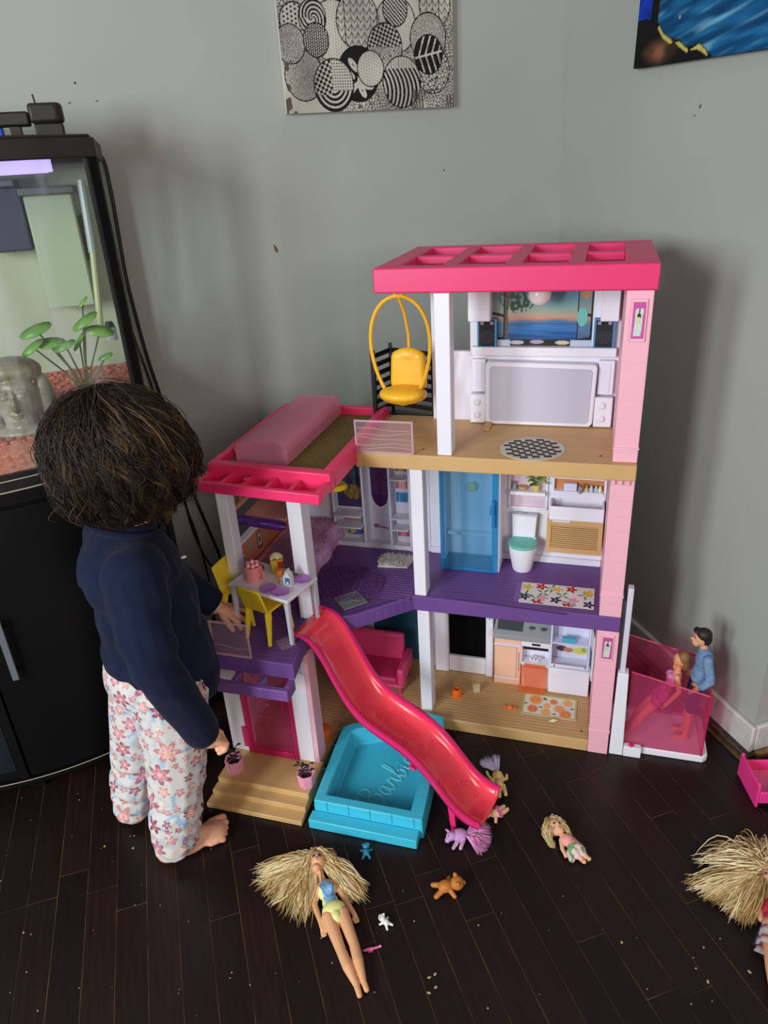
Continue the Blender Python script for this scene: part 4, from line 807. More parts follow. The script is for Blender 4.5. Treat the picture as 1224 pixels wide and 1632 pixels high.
obj('box', MB().hexa([(-.011, -.009, 0), (.011, -.009, 0), (.011, .009, 0), (-.011, .009, 0), (-.014, -.011, .034), (.014, -.011, .034), (.014, .011, .034), (-.014, .011, .034)]), mat('box_yellow', (222, 190, 60), .5), pc, .001); obj('red_label', MB().hexa([(.002, -.0105, .014), (.0125, -.0105, .014), (.0125, -.009, .014), (.002, -.009, .014), (.001, -.012, .032), (.0138, -.012, .032), (.0138, -.0105, .032), (.001, -.0105, .032)]), mat('label_red', (200, 40, 36), .5), pc)
pop = MB()
for k in range(26): a = k * 2.4; r = .012 * math.sqrt(k / 26); pop.ell((r * math.cos(a), r * .8 * math.sin(a), .036 + .009 * (1 - k / 26) + random.uniform(0, .002)), random.uniform(.003, .0045), 7, 5)
o = obj('popcorn', pop, mat('popcorn_cream', (236, 220, 170), .8), pc); o['kind'] = 'stuff'
plm = mat('plate_purple', (178, 120, 196), .45)
def plate(label, x, y, rz):
    p = food('purple_plate', label, 'plate', x, y, rz); obj('dish', MB().lathe([(.010, 0), (.012, .0008), (.0195, .004), (.019, .005), (.0115, .002), (.001, .002)], (0, 0, 0), 8), plm, p); obj('rim', MB().tube([(.0193 * math.cos(t), .0193 * math.sin(t), .0048) for t in np.linspace(0, 6.283, 9)[:-1]], .0007, 5, closed=True), plm, p)
plate('purple plate between pink mug and orange carton', .018, -.036, .2); plate('purple plate nearest the table corner', .052, -.036, .0); plate('purple plate at the back by the milk carton', .062, .026, .3)
tk = food('snack_carton', 'bright orange snack carton on the toy table', 'carton', .022, .002, .1)
obj('carton', MB().prismv([(-.0055, 0), (.0055, 0), (.0062, .022), (.003, .03), (-.004, .03), (-.0062, .022)], -.005, .005), mat('carton_orange', (240, 130, 20), .5), tk, .001); obj('lid', B(-.004, -.0056, .0302, .003, .0056, .032), mat('carton_orange_d', (216, 104, 16), .5), tk)
mk = food('milk_carton', 'white milk carton with blue label', 'carton', .046, .0, -.1)
obj('carton', MB().prismv([(-.009, 0), (.009, 0), (.009, .024), (.002, .034), (-.002, .034), (-.009, .024)], -.008, .008), mat('carton_white', (222, 222, 224), .5), mk, .001); obj('ridge', B(-.0015, -.008, .0342, .0015, .008, .0385), MATS['carton_white'], mk)
obj('blue_label', B(-.003, -.0086, .006, .0082, -.008, .022), mat('label_blue', (50, 110, 170), .5), mk); obj('label_spot', MB().ell((.002, -.0087, .010), (.0032, .0004, .0032), 10, 6), white, mk); obj('grey_side', B(-.0185, -.006, .0, -.0092, .006, .02), mat('carton_grey', (160, 166, 172), .5), mk, .001)
rk = food('toast_rack', 'dark grill rack behind the cartons on the toy table', 'rack', .032, .03)
obj('tray', B(-.016, -.01, 0, .016, .01, .003), offw, rk, .001)
for k in range(4): obj('grill_bar', B(-.012 + k * .007, -.009, .0032, -.0095 + k * .007, .009, .0052), blackp, rk)
mt_ = hthing('clear_ribbed_mat', 'clear ribbed plastic mat at the balcony corner by the slide', 'mat', -.7, -.238, .3994, -.75)
obj('sheet', B(-.02, -.018, 0, .02, .018, .0014), clearp, mt_)
for k in range(7): obj('rib', MB().tube([(-.018, -.014 + k * .0047, .0016), (.018, -.014 + k * .0047, .0016)], .0006, 4), MATS['clear_rim'], mt_)
# potted plants beside the entry
def pot(label, u, v, seed):
    r = random.Random(seed); t = hthing('potted_plant', label, 'plant', u, v, .0424, 0.3, 'pink pots on the entry steps')
    obj('pot', MB().lathe([(.018, 0), (.0195, .003), (.0225, .038), (.019, .038), (.017, .024), (.001, .021)], (0, 0, 0), 7), mat('pot_pink', (238, 160, 186), .45), t, .0008, 20)
    obj('soil', MB().lathe([(.0158, 0), (.012, .004), (.001, .006)], (0, 0, .0216), 10), mat('soil', (60, 54, 46), .9), t)
    gm = mat('dark_leaf', (44, 62, 44), .45)
    for k in range(3):
        a = r.random() * 6.28; tx, ty, h = .011 * math.cos(a), .011 * math.sin(a), r.uniform(.03, .046); obj('stem', MB().tube([(0, 0, .024), (tx * .5, ty * .5, .024 + h * .6), (tx, ty, .024 + h)], .0012, 5), gm, t)
        for q in range(4):
            f = .4 + .2 * q; b_ = a + q * 1.9; x, y, z = tx * f, ty * f, .024 + h * f; c, s = math.cos(b_), math.sin(b_); L = r.uniform(.013, .019)
            obj('leaf', MB().add([(x, y, z), (x + c * L * .5 - s * .004, y + s * L * .5 + c * .004, z + .005), (x + c * L, y + s * L, z + .003), (x + c * L * .5 + s * .004, y + s * L * .5 - c * .004, z + .004)], [(0, 1, 2, 3)]), gm, t)
pot('pink pot with dark plant on the left of the entry steps', -.853, -.288, 1); pot('pink pot with dark plant on the entry steps next to the pool', -.668, -.29, 5)
# pool
pool = hthing('toy_pool', 'turquoise pentagonal toy pool on the floor below the slide', 'pool', -.51, -.2, .0005)
pb = mat('pool_blue', (64, 190, 218), .4); pin = mat('pool_inner', (84, 196, 214), .35)
out = [(-.121, -.142), (.128, -.142), (.115, .152), (.108, .186), (.062, .192), (-.115, .112), (-.134, .095)]
inn = [(-.098, -.12), (.098, -.12), (.09, .148), (.085, .165), (.064, .168), (-.093, .095), (-.107, .083)]
n = len(out); zt, zb = .056, .01
pm = MB().add([(x, y, zt) for x, y in out] + [(x, y, zt) for x, y in inn] + [(x * 1.02, y, .0) for x, y in out] + [(x * .93, y * .95, zb) for x, y in inn],
     [(i, (i + 1) % n, n + (i + 1) % n, n + i) for i in range(n)] + [(i, 2 * n + i, 2 * n + (i + 1) % n, (i + 1) % n) for i in range(n)] + [(n + i, n + (i + 1) % n, 3 * n + (i + 1) % n, 3 * n + i) for i in range(n)] + [tuple(3 * n + i for i in range(n)), tuple(2 * n + n - 1 - i for i in range(n))])
obj('basin', pm, pb, pool, .003)
obj('front_step', B(-.1265, -.172, 0, .1225, -.1425, .026), pb, pool, .0025)
obj('pool_rim_line', MB().tube([(x * 1.003, y * 1.003, .0405) for x, y in out], .0009, 5, closed=True), pb, pool)
for k in range(5): x = -.09 + k * .05; obj('tile_joint', B(x, -.1432, .03, x + .0008, -.1418, .0555), mat('pool_joint', (40, 140, 170), .6), pool)
for x, y, ang in [(.122, -.08, 0), (.119, 0, 0), (.1165, .08, 0), (-.1265, -.05, 0), (-.13, .03, 0)]: obj('tile_joint', B(x - .010, y, .0558, x + .010, y + .0008, .0564), MATS['pool_joint'], pool)
# moulded lettering on the pool floor
def stroke(pts, r=.0021): return MB().tube(pts, r, 6, .6)
def curve(ctrl, n=8):
    c = [Vector((a, b_, 0)) for a, b_ in ctrl]; out_ = []
    for i in range(len(c) - 1):
        p0, p1, p2, p3 = c[max(i - 1, 0)], c[i], c[i + 1], c[min(i + 2, len(c) - 1)]
        for k in range(n): t = k / n; out_.append(.5 * ((2 * p1) + (-p0 + p2) * t + (2 * p0 - 5 * p1 + 4 * p2 - p3) * t * t + (-p0 + 3 * p1 - 3 * p2 + p3) * t ** 3))
    return out_ + [c[-1]]
LET = [  # script letters drawn on a baseline of unit height (B a r b i e)
    [(0.12, 0.05), (.22, .5), (.3, .98)], [(-.05, .62), (.05, .92), (.35, 1.02), (.58, .88), (.5, .64), (.3, .55), (.58, .46), (.62, .2), (.4, .0), (.12, .05)],
    [(1.05, .42), (.88, .48), (.76, .28), (.82, .05), (.95, .05), (1.05, .4), (1.05, .12), (1.14, .02), (1.24, .12)],
    [(1.24, .12), (1.34, .46), (1.42, .42), (1.5, .44), (1.5, .2), (1.58, .04), (1.68, .12)],
    [(1.68, .12), (1.84, .6), (1.88, .95), (1.8, .98), (1.76, .5), (1.78, .1), (1.9, .02), (2.02, .18), (1.98, .4), (1.84, .36)], [(1.98, .38), (2.1, .36), (2.2, .4)],
    [(2.2, .44), (2.18, .15), (2.26, .03), (2.38, .14)], [(2.24, .62), (2.25, .66)],
    [(2.38, .14), (2.55, .24), (2.6, .42), (2.48, .48), (2.42, .25), (2.5, .04), (2.66, .06), (2.8, .2)]]
lm = mat('pool_letter', (92, 202, 222), .35); lt = MB()
S = .066; ca, sa = math.cos(1.25), math.sin(1.25)
for L in LET:
    pts = []
    for p in curve(L): x, y = p.x * S - .4 * p.y * 0, p.y * S; pts.append((.012 + x * ca - y * sa, -.1 + x * sa + y * ca, zb + .0008))
    lt.tube(pts, .0031, 6, .5)
obj('raised_lettering', lt, lm, pool, label='raised script lettering')
obj('flower_knob', MB().ell((.075, -.0, .058), .004, 8, 6), hot, pool)
for k in range(5): a = k * 1.257; obj('flower_petal', MB().ell((.075 + .007 * math.cos(a), .007 * math.sin(a), .0605), (.0055, .0055, .004), 8, 6), mat('petal_pink', (232, 60, 130), .4), pool)
# slide
sl = hthing('toy_slide', 'long wavy hot pink slide from the purple balcony to the floor', 'slide', -.46, -.2, 0.0005)
ts = [0, .05, .10, .15, .2, .26, .34, .42, .5, .58, .66, .73, .79, .84, .89, .94, 1.0]
rz_ = [.416, .416, .413, .390, .348, .292, .243, .222, .208, .194, .173, .145, .113, .083, .062, .052, .047]
Ls, Le, Rs, Re = np.array([-.690, -.222]), np.array([-.262, -.322]), np.array([-.667, -.108]), np.array([-.232, -.208])
T = np.linspace(0, 1, 45); Z = np.interp(T, ts, rz_); Z = np.convolve(np.pad(Z, 2, 'edge'), np.ones(5) / 5, 'valid')
prof = [(-.02, -.004, 0), (-.02, .001, 0), (.03, .002, 0), (.1, -.008, 0), (.14, -.019, 1), (.3, -.0225, 1), (.5, -.0235, 1), (.7, -.0225, 1), (.86, -.019, 1), (.9, -.008, 0), (.97, .002, 0), (1.02, .001, 0), (1.02, -.004, 0)]
def sp(t, a, dz, z):
    L = Ls + (Le - Ls) * t; R_ = Rs + (Re - Rs) * t; p = L + (R_ - L) * a; f = min(1, .15 + max(0, t - .07) * 6) * (1 if t < .9 else 1 - (t - .9) * 2.2); return (p[0] + .46, p[1] + .2, z + dz * f)
sv = []; 
for t, z in zip(T, Z): sv += [sp(t, a, dz, z) for a, dz, _ in prof]
m_ = len(prof); sfc = [(i * m_ + j, i * m_ + j + 1, (i + 1) * m_ + j + 1, (i + 1) * m_ + j) for i in range(len(T) - 1) for j in range(m_ - 1)]
slm = mat('slide_pink_warm_lit', (246, 66, 84), .2, 0, .55, coat=.3); slr = mat('slide_rim_pink', (240, 44, 120), .28, 0, .5)  # chute colour takes in warm light shining through the pink plastic
me = MB().add(sv, sfc).mesh('slide', 60); o = link('chute', me, slm, sl); md = o.modifiers.new('thick', 'SOLIDIFY'); md.thickness = .0028; md.offset = -1
for a0, a1 in ((-.03, .06), (.94, 1.03)):
    rv = []; rf = []
    for t, z in zip(T, Z): rv += [sp(t, a0, -.010, z), sp(t, a0, .003, z), sp(t, (a0 + a1) / 2, .0045, z), sp(t, a1, .0025, z)]
    for i in range(len(T) - 1):
        for j in range(3): k = i * 4 + j; rf.append((k, k + 1, k + 5, k + 4))
    o = link('side_rim', MB().add(rv, rf).mesh('side_rim', 60), slr, sl); md = o.modifiers.new('thick', 'SOLIDIFY'); md.thickness = .002; md.offset = 0
for tc_, ac in [(.24, .5), (.37, .35), (.47, .62), (.6, .4), (.7, .68), (.8, .35), (.87, .6)]:      # moulded swirls in the chute
    for rr_ in (.016, .024):
        pts = []
        for an in np.linspace(0.3, 4.9, 16):
            t = min(.99, tc_ + rr_ / .44 * math.cos(an) * .8); a = min(.84, max(.16, ac + rr_ / .115 * math.sin(an))); z = float(np.interp(t, T, Z)); dz = float(np.interp(a, [p[0] for p in prof[1:-1]], [p[1] for p in prof[1:-1]])); q = sp(t, a, dz, z); pts.append((q[0], q[1], q[2] + .0006))
        obj('moulded_swirl', MB().tube(pts, .0009, 4), slm, sl)
for a in (.04, .96):
    q = sp(.86, a, 0, float(np.interp(.86, T, Z))); obj('leg', MB().hexa([(q[0] - .005, q[1] - .003, 0), (q[0] + .006, q[1] - .003, 0), (q[0] + .006, q[1] + .003, 0), (q[0] - .005, q[1] + .003, 0), (q[0] - .012, q[1] - .003, q[2] - .008), (q[0] + .002, q[1] - .003, q[2] - .008), (q[0] + .002, q[1] + .003, q[2] - .008), (q[0] - .012, q[1] + .003, q[2] - .008)]), slr, sl, .0008)
# elevator
ev = hthing('toy_elevator', 'white and clear pink toy elevator beside the pink column', 'elevator', .002, 0, .0005)
obj('base_tray', MB().prism([(0.004, .02), (.215, .02), (.226, .03), (.226, .16), (.215, .17), (.004, .17)], 0, .02), white, ev, .003)
obj('door_jamb', MB().hexa([(.002, .004, 0), (.034, .004, 0), (.034, .03, 0), (.002, .03, 0), (.004, .004, .245), (.028, .004, .245), (.028, .03, .245), (.004, .03, .245)]), white, ev, .002)
obj('lift_rail', B(.008, .01, .2455, .020, .03, .47), offw, ev, .0015); obj('rail_groove', B(.001, .02, .245, .0075, .03, .43), mat('mid_grey', (100, 102, 108), .4), ev)
obj('button_box', B(.0345, .003, .0, .075, .0195, .03), white, ev, .002); obj('button', MB().lathe([(.008, 0), (.008, .002), (.001, .003)], (.052, .011, .03), 4), hot, ev)
def pane(x0, z0, x1, z1, y): return MB().prismv([(x0, .0205), (x1, .0205), (x1, z1), (x0, z0)], y, y + .003)
obj('front_pane', pane(.035, .24, .208, .198, .022), pink_clear, ev); obj('back_pane', pane(.01, .255, .208, .205, .155), pink_clear, ev)
obj('end_pane', MB().prism([(.2085, .022), (.2125, .022), (.2125, .158), (.2085, .158)], .0205, .2), pink_clear, ev)
obj('pane_rim', MB().tube([(.035, .0225, .24), (.208, .0225, .198)], .0025, 6).tube([(.01, .157, .255), (.208, .157, .205)], .0025, 6).tube([(.2105, .022, .0205), (.2105, .022, .2), (.2105, .157, .203)], .0025, 6), deep, ev)
for u, z in ((.09, .22), (.15, .205)): obj('pane_bar', MB().tube([(u, .1535, .0215), (u, .1535, z)], .0018, 6), deep, ev)
obj('pane_bar', MB().tube([(.03, .1535, .09), (.208, .1535, .09)], .0018, 6), deep, ev); obj('latch', B(.2125, .05, .09, .22, .075, .15), deep, ev, .002)
# ================================================================= dolls and floor toys
skinm = vcol('doll_skin', .45, .35); skin_rgb = np.array([214., 158, 120])
def figure(prims, voxel, base, spots=(), smooth=3):
    me = blob(prims, voxel, smooth); V = verts(me); c = np.tile(np.array(base, float), (len(V), 1))
    for p, r, k in spots: c[np.linalg.norm((V - np.array(p)) / np.array(r), axis=1) < 1] = k
    paint(me, s2l(c)); return me
def locks(pth, root):
    a = np.array([math.atan2(p[-1][1] - root[1], p[-1][0] - root[0]) for p in pth]); k = np.clip(.5 + .38 * np.sin(a * 21 + 2 * np.sin(a * 9)) + rng.normal(0, .1, len(a)), 0, 1)[:, None]
    return np.array([168, 130, 74.]) * (1 - k) + np.array([246, 230, 184.]) * k
def blond(n): 
    a, b_ = np.array([176, 142, 84.]), np.array([240, 224, 176.]); k = rng.random((n, 1)); return a + (b_ - a) * k
def fan(root, ends, n, z0, jitter, lift=.012, steps=8, spread=.004):
    out_ = []
    for _ in range(n):
        i = random.random() * (len(ends) - 1); k = int(i); f = i - k; e = Vector(ends[k]) * (1 - f) + Vector(ends[k + 1]) * f; e = e * 1.0
        L = random.uniform(.6, 1.08); r0 = Vector((root[0] + random.uniform(-1, 1) * spread * 2.5, root[1] + random.uniform(-1, 1) * spread * 2.5, z0 + random.uniform(0, lift)))
        e = Vector((r0.x + (e.x - r0.x) * L + random.gauss(0, jitter), r0.y + (e.y - r0.y) * L + random.gauss(0, jitter), random.uniform(.0025, .012))); b_ = Vector((random.gauss(0, jitter), random.gauss(0, jitter), random.uniform(.3, 1) * lift)); w = random.uniform(0, 6)
        out_.append([r0.lerp(e, t) + b_ * math.sin(math.pi * t) + Vector((math.sin(w + 9 * t), math.cos(w + 9 * t), 0)) * .0014 * t for t in np.linspace(0, 1, steps)])
    return out_
hairm = vcol('doll_hair', .35, .5)
def lay(pts, z): return [(x, y, z) for x, y in pts]
# --- doll in the swimsuit
D0 = (.115, .945)
d1 = thing('fashion_doll', 'doll in yellow and blue swimsuit lying on her back with spread blond hair', 'doll', (D0[0], D0[1], 0.0012))
def r1(x, y, z): return (x - D0[0], y - D0[1], z)
pr_ = [('e', r1(.110, 1.057, .026), (.0165, .021, .019)), ('e', r1(.1035, 1.038, .03), (.0095, .0085, .010)), ('c', [r1(.108, 1.03, .02), r1(.110, 1.012, .017)], [.0075, .0085]),
       ('e', r1(.112, .992, .0185), (.0225, .022, .0135)), ('e', r1(.105, .99, .027), (.009, .009, .007)), ('e', r1(.121, .987, .027), (.009, .009, .007)), ('e', r1(.114, .962, .0165), (.0155, .02, .0115)), ('e', r1(.1165, .94, .018), (.0215, .02, .015)),
       ('c', [r1(.091, 1.005, .0155), r1(.083, .97, .0125), r1(.0865, .935, .0125), r1(.087, .918, .0105)], [.0085, .0065, .0052, .0048]), ('c', [r1(.132, 1.003, .0155), r1(.142, .97, .0125), r1(.149, .94, .0125), r1(.1535, .924, .0105)], [.0085, .0065, .0052, .0048]),
       ('c', [r1(.103, .932, .0175), r1(.110, .862, .0145), r1(.1145, .83, .0135), r1(.121, .795, .009), r1(.1215, .778, .0075)], [.0138, .0098, .0106, .006, .0052]), ('c', [r1(.130, .932, .0175), r1(.136, .866, .0145), r1(.1345, .833, .0135), r1(.1345, .798, .009), r1(.136, .783, .0075)], [.0138, .0098, .0106, .006, .0052])]
for hx, hy, s in ((.087, .918, -1), (.1535, .924, 1)):
    for k in range(4): pr_.append(('c', [r1(hx + (k - 1.5) * .0024, hy - .003, .0095), r1(hx + (k - 1.5) * .0030, hy - .014 + abs(k - 1.5) * .0012, .007)], [.0018, .0014]))
    pr_.append(('c', [r1(hx - s * .003, hy + .002, .0105), r1(hx - s * .0065, hy - .007, .009)], [.0018, .0015]))
sp_ = [(r1(.1035, 1.0575, .0435), (.0038, .0028, .01), (60, 70, 96)), (r1(.1155, 1.0545, .0440), (.0038, .0028, .01), (60, 70, 96)), (r1(.1035, 1.0615, .0435), (.0042, .0012, .01), (120, 86, 60)), (r1(.1155, 1.0585, .0440), (.0042, .0012, .01), (120, 86, 60)), (r1(.1055, 1.0405, .0400), (.0036, .0016, .008), (196, 84, 96))]
pr_.append(('e', r1(.107, 1.049, .0445), (.0022, .0035, .003)))
link('body', figure(pr_, .0011, (222, 166, 122), sp_), skinm, d1)
sm = blob([('e', r1(.112, .990, .0187), (.0205, .022, .0148)), ('e', r1(.105, .989, .0275), (.0096, .0098, .0078)), ('e', r1(.121, .986, .0275), (.0096, .0098, .0078)), ('e', r1(.114, .962, .0168), (.0166, .022, .0124)), ('e', r1(.1165, .943, .0185), (.0240, .0185, .0172)), ('e', r1(.1172, .928, .0185), (.0125, .017, .0150))], .0011, 3)
V = verts(sm); c = np.tile(np.array([226., 226, 150]), (len(V), 1)); X_ = V[:, 0] - .115 + D0[0]; Y_ = V[:, 1] + D0[1]
blu = (np.abs(X_ - .0) < np.interp(Y_, [.955, .97, .985, 1.012], [.010, .013, .0125, .019])) & (Y_ > .957); c[blu] = (128, 176, 214); c[(np.abs(np.abs(X_) - np.interp(Y_, [.965, .985, 1.01], [.002, .012, .019])) < .0014) & (Y_ > .97)] = (70, 120, 190); paint(sm, s2l(c)); link('swimsuit', sm, vcol('swimsuit_cloth', .4, .4), d1)
ends = [(-.005, 1.095, 0), (-.012, 1.06, 0), (.005, 1.02, 0), (.03, .985, 0), (.056, .958, 0), (.075, .985, 0)]
pth = fan((.1, 1.068), ends, 1300, .014, .0085) + fan((.125, 1.058), [(.15, 1.02, 0), (.19, .985, 0), (.178, .955, 0), (.15, .965, 0)], 650, .014, .005)
for k in range(600):  # hair framing the head
    a = random.uniform(-.3, 3.5); R_ = random.uniform(.014, .023); b0 = Vector((.111 + R_ * math.cos(a), 1.06 + R_ * math.sin(a) * 1.1, random.uniform(.010, .04))); side = -1 if math.cos(a) < 0 else 1
    e = Vector((.111 + side * random.uniform(.022, .045), 1.035 + random.uniform(-.03, .03), random.uniform(.004, .02))); top = Vector((.112, 1.082, .032)); pth.append([top.lerp(b0, .2), b0, b0.lerp(e, .5) + Vector((side * .006, 0, .006)), e])
pth = [[(Vector(p) - Vector((D0[0], D0[1], 0))) for p in q] for q in pth]
link('hair', strands(pth, .0013, locks(pth, (0, .115)), 4), hairm, d1)
# --- small doll
E0 = (.62, .925); d2 = thing('small_doll', 'small blond doll in pink top lying on the floor right of the slide', 'doll', (E0[0], E0[1], .0012))
def r2(x, y, z): return (x - E0[0], y - E0[1], z)
p2 = [('e', r2(.613, .963, .025), (.0165, .018, .0175)), ('e', r2(.6165, .9515, .026), (.010, .009, .010)), ('c', [r2(.619, .948, .018), r2(.621, .943, .016)], [.006, .007]), ('e', r2(.6245, .931, .0155), (.0125, .015, .0105), (0, 0, .3)), ('e', r2(.6285, .914, .0155), (.012, .011, .0105)),
      ('c', [r2(.6135, .937, .0145), r2(.606, .920, .0105), r2(.606, .908, .0085)], [.0058, .0045, .004]), ('c', [r2(.634, .936, .0145), r2(.643, .922, .0105), r2(.6485, .911, .0085)], [.0058, .0045, .004]),
      ('c', [r2(.6235, .910, .0145), r2(.629, .893, .0105), r2(.6325, .88, .0085), r2(.632, .877, .011)], [.0085, .0065, .0048, .0045]), ('c', [r2(.635, .909, .0145), r2(.6405, .893, .0105), r2(.6445, .882, .0085), r2(.6455, .880, .011)], [.0085, .0065, .0048, .0045])]
for hx, hy in ((.606, .908), (.6485, .911)):
    for k in range(4): p2.append(('c', [r2(hx + (k - 1.5) * .002, hy, .008), r2(hx + (k - 1.5) * .0026, hy - .006, .0065)], [.0014, .0012]))
p2.append(('e', r2(.6150, .9575, .043), (.0015, .002, .002)))
link('body', figure(p2, .001, (226, 172, 136), [(r2(.6085, .9615, .042), (.0024, .0026, .008), (50, 46, 44)), (r2(.6205, .9585, .042), (.0024, .0026, .008), (50, 46, 44)), (r2(.6165, .9515, .037), (.003, .001, .006), (190, 90, 90))]), skinm, d2)
link('top', blob([('e', r2(.6245, .931, .0158), (.0138, .0165, .0118), (0, 0, .3)), ('e', r2(.6285, .918, .0158), (.0128, .010, .0115))], .001, 3), mat('top_pink', (240, 160, 158), .7), d2)
s2_ = blob([('e', r2(.6285, .912, .0155), (.0145, .011, .0122)), ('c', [r2(.624, .908, .0145), r2(.6265, .897, .0118)], [.0115, .0098]), ('c', [r2(.6355, .907, .0145), r2(.638, .896, .0118)], [.0115, .0098]), ('c', [r2(.617, .908, .010), r2(.613, .893, .008)], [.008, .007])], .001, 3)
V = verts(s2_); c = np.tile(np.array([222., 196, 192]), (len(V), 1)); n_ = vnoise(V[:, 0] * 100 + 50, V[:, 1] * 100 + 50, 1.6, 3); c[n_ > .66] = (120, 160, 110); c[n_ < .2] = (226, 120, 140); paint(s2_, s2l(c)); link('shorts', s2_, cloth, d2)
pth = []
for k in range(800):
    a = random.uniform(-.9, 4.2); R_ = random.uniform(.013, .021); t0 = Vector(r2(.608, .979, .03)); q = Vector(r2(.612 + R_ * math.cos(a), .966 + R_ * math.sin(a), random.uniform(.008, .04))); s = -1 if math.cos(a + .2) < 0 else 1; e = Vector(r2(.612 + s * random.uniform(.018, .027), .957 + random.uniform(-.022, .016), random.uniform(.003, .02))); pth.append([t0, q, q.lerp(e, .6) + Vector((s * .004, 0, .004)), e, e + Vector((-s * .004, -.006, 0))])
link('hair', strands(pth, .001, blond(len(pth)), 3), hairm, d2)
# --- doll at the right edge: mostly hair
G0 = (.90, .66); d3 = thing('plaid_dress_doll', 'doll with tangled pale blond hair and plaid skirt at the right edge', 'doll', (G0[0], G0[1], .0012))
def r3(x, y, z): return (x - G0[0], y - G0[1], z)
link('body', figure([('e', r3(.938, .712, .026), (.018, .02, .019), (0, 0, -.7)), ('e', r3(.928, .700, .028), (.009, .009, .010)), ('c', [r3(.926, .695, .018), r3(.915, .682, .017)], [.0075, .0085]), ('e', r3(.902, .664, .018), (.02, .022, .0135), (0, 0, -.75)), ('e', r3(.879, .634, .018), (.02, .02, .0145)),
      ('c', [r3(.886, .682, .016), r3(.873, .656, .014), r3(.884, .644, .016)], [.008, .0065, .005]), ('c', [r3(.921, .660, .016), r3(.925, .63, .012), r3(.905, .606, .01)], [.008, .0065, .005]),
      ('c', [r3(.866, .628, .017), r3(.822, .576, .0135), r3(.788, .532, .008), r3(.778, .52, .0065)], [.015, .0105, .006, .005]), ('c', [r3(.884, .616, .017), r3(.842, .562, .0135), r3(.806, .52, .008), r3(.796, .508, .0065)], [.015, .0105, .006, .005])]
      + [('c', [r3(.884 + k * .002, .644 - k * .001, .016), r3(.89 + k * .0025, .638 - k * .002, .014)], [.0017, .0013]) for k in range(4)] + [('e', r3(.934, .705, .045), (.002, .003, .002))], .0012, (214, 156, 122),
      [(r3(.931, .714, .044), (.003, .003, .008), (60, 66, 90)), (r3(.941, .706, .044), (.003, .003, .008), (60, 66, 90)), (r3(.928, .698, .037), (.003, .002, .006), (190, 80, 90))]), skinm, d3)
link('red_top', blob([('e', r3(.902, .664, .0182), (.0215, .0235, .0148), (0, 0, -.75)), ('e', r3(.889, .647, .018), (.018, .016, .013)), ('e', r3(.888, .679, .017), (.0105, .0105, .0105))], .0012, 3), mat('top_red', (170, 36, 56), .7), d3)
sk = MB(); P0, P1 = Vector(r3(.889, .645, .018)), Vector(r3(.850, .595, .016)); ax = (P1 - P0).normalized(); sd0 = ax.cross(Vector((0, 0, 1))); up0 = Vector((0, 0, 1)); skv = []; K, N_ = 9, 48
for i in range(K):
    f = i / (K - 1); R_ = .017 + .02 * f
    for j in range(N_):
        a = 2 * math.pi * j / N_; rr_ = R_ * (1 + .09 * f * math.sin(a * 10)); skv.append(P0.lerp(P1, f) + sd0 * math.cos(a) * rr_ + up0 * max(-.016, math.sin(a) * rr_ * .62))
sk.add(skv, [(i * N_ + j, i * N_ + (j + 1) % N_, (i + 1) * N_ + (j + 1) % N_, (i + 1) * N_ + j) for i in range(K - 1) for j in range(N_)]); sme = sk.mesh('skirt', 60)
c = np.array([[(40, 48, 92) if (j // 3) % 3 == 0 else ((214, 206, 200) if i % 3 else (150, 50, 70)) for j in range(N_)] for i in range(K)], float).reshape(-1, 3); paint(sme, s2l(c)); link('plaid_skirt', sme, cloth, d3)
pth = fan((.932, .725), [(.80, .770, 0), (.815, .735, 0), (.825, .715, 0), (.835, .69, 0), (.838, .668, 0), (.86, .665, 0)], 1200, .012, .007, .022) + fan((.94, .735), [(.85, .80, 0), (.9, .80, 0), (.97, .80, 0), (1.02, .75, 0)], 700, .012, .012, .034)
pth = [[(Vector(p) - Vector((G0[0], G0[1], 0))) for p in q] for q in pth]
link('hair', strands(pth, .0014, locks(pth, (.035, .07)) * np.array([1, 1.0, 1.02]), 4), hairm, d3)
# --- toys by the foot of the slide
fd = thing('fairy_doll', 'yellow-haired fairy doll with lilac tulle skirt behind the slide end', 'doll', (.565, 1.135, .0012))
link('body', figure([('e', (.0, .012, .016), (.011, .012, .011)), ('e', (-.006, -.008, .013), (.009, .012, .009)), ('c', [(-.01, -.016, .011), (-.02, -.04, .008)], [.006, .0045]), ('c', [(.0, -.018, .011), (-.004, -.04, .008)], [.006, .0045]), ('c', [(.006, -.002, .012), (.018, .0, .010), (.021, .006, .014)], [.0042, .0036, .003]), ('c', [(-.014, .0, .012), (-.02, .018, .014), (-.019, .03, .016)], [.0042, .0036, .003])], .001, (236, 206, 140), [((-.003, .014, .028), (.0016, .0016, .005), (50, 40, 40)), ((.004, .013, .028), (.0016, .0016, .005), (50, 40, 40))]), skinm, fd)
pth = []; cc = []
for k in range(240):
    a = random.uniform(-.55, .55); L = random.uniform(.034, .05); p0 = Vector((.002 + a * .006, .020, .016)); e = p0 + Vector((math.sin(a) * L, math.cos(a) * L, random.uniform(-.008, .012))); pth.append([p0, p0.lerp(e, .5) + Vector((0, 0, .005)), e]); cc.append((214 + random.uniform(-14, 14), 206, 234))
link('tulle', strands(pth, .0016, cc, 3), vcol('tulle_lilac', .8, .2), fd)
pth = []; cc = []
for k in range(150): a = random.uniform(0, 6.28); p0 = Vector((0, .014, .024)); q = p0 + Vector((math.cos(a) * .011, math.sin(a) * .011, -.006)); pth.append([p0, q, q + Vector((math.cos(a) * .003, -.012, -.006))]); cc.append((236, 220, 140))
link('hair', strands(pth, .0012, cc, 3), hairm, fd)
pk = thing('pink_skirt_doll', 'tiny doll with bare legs and pink skirt under the slide end', 'doll', (.515, 1.058, .0012))
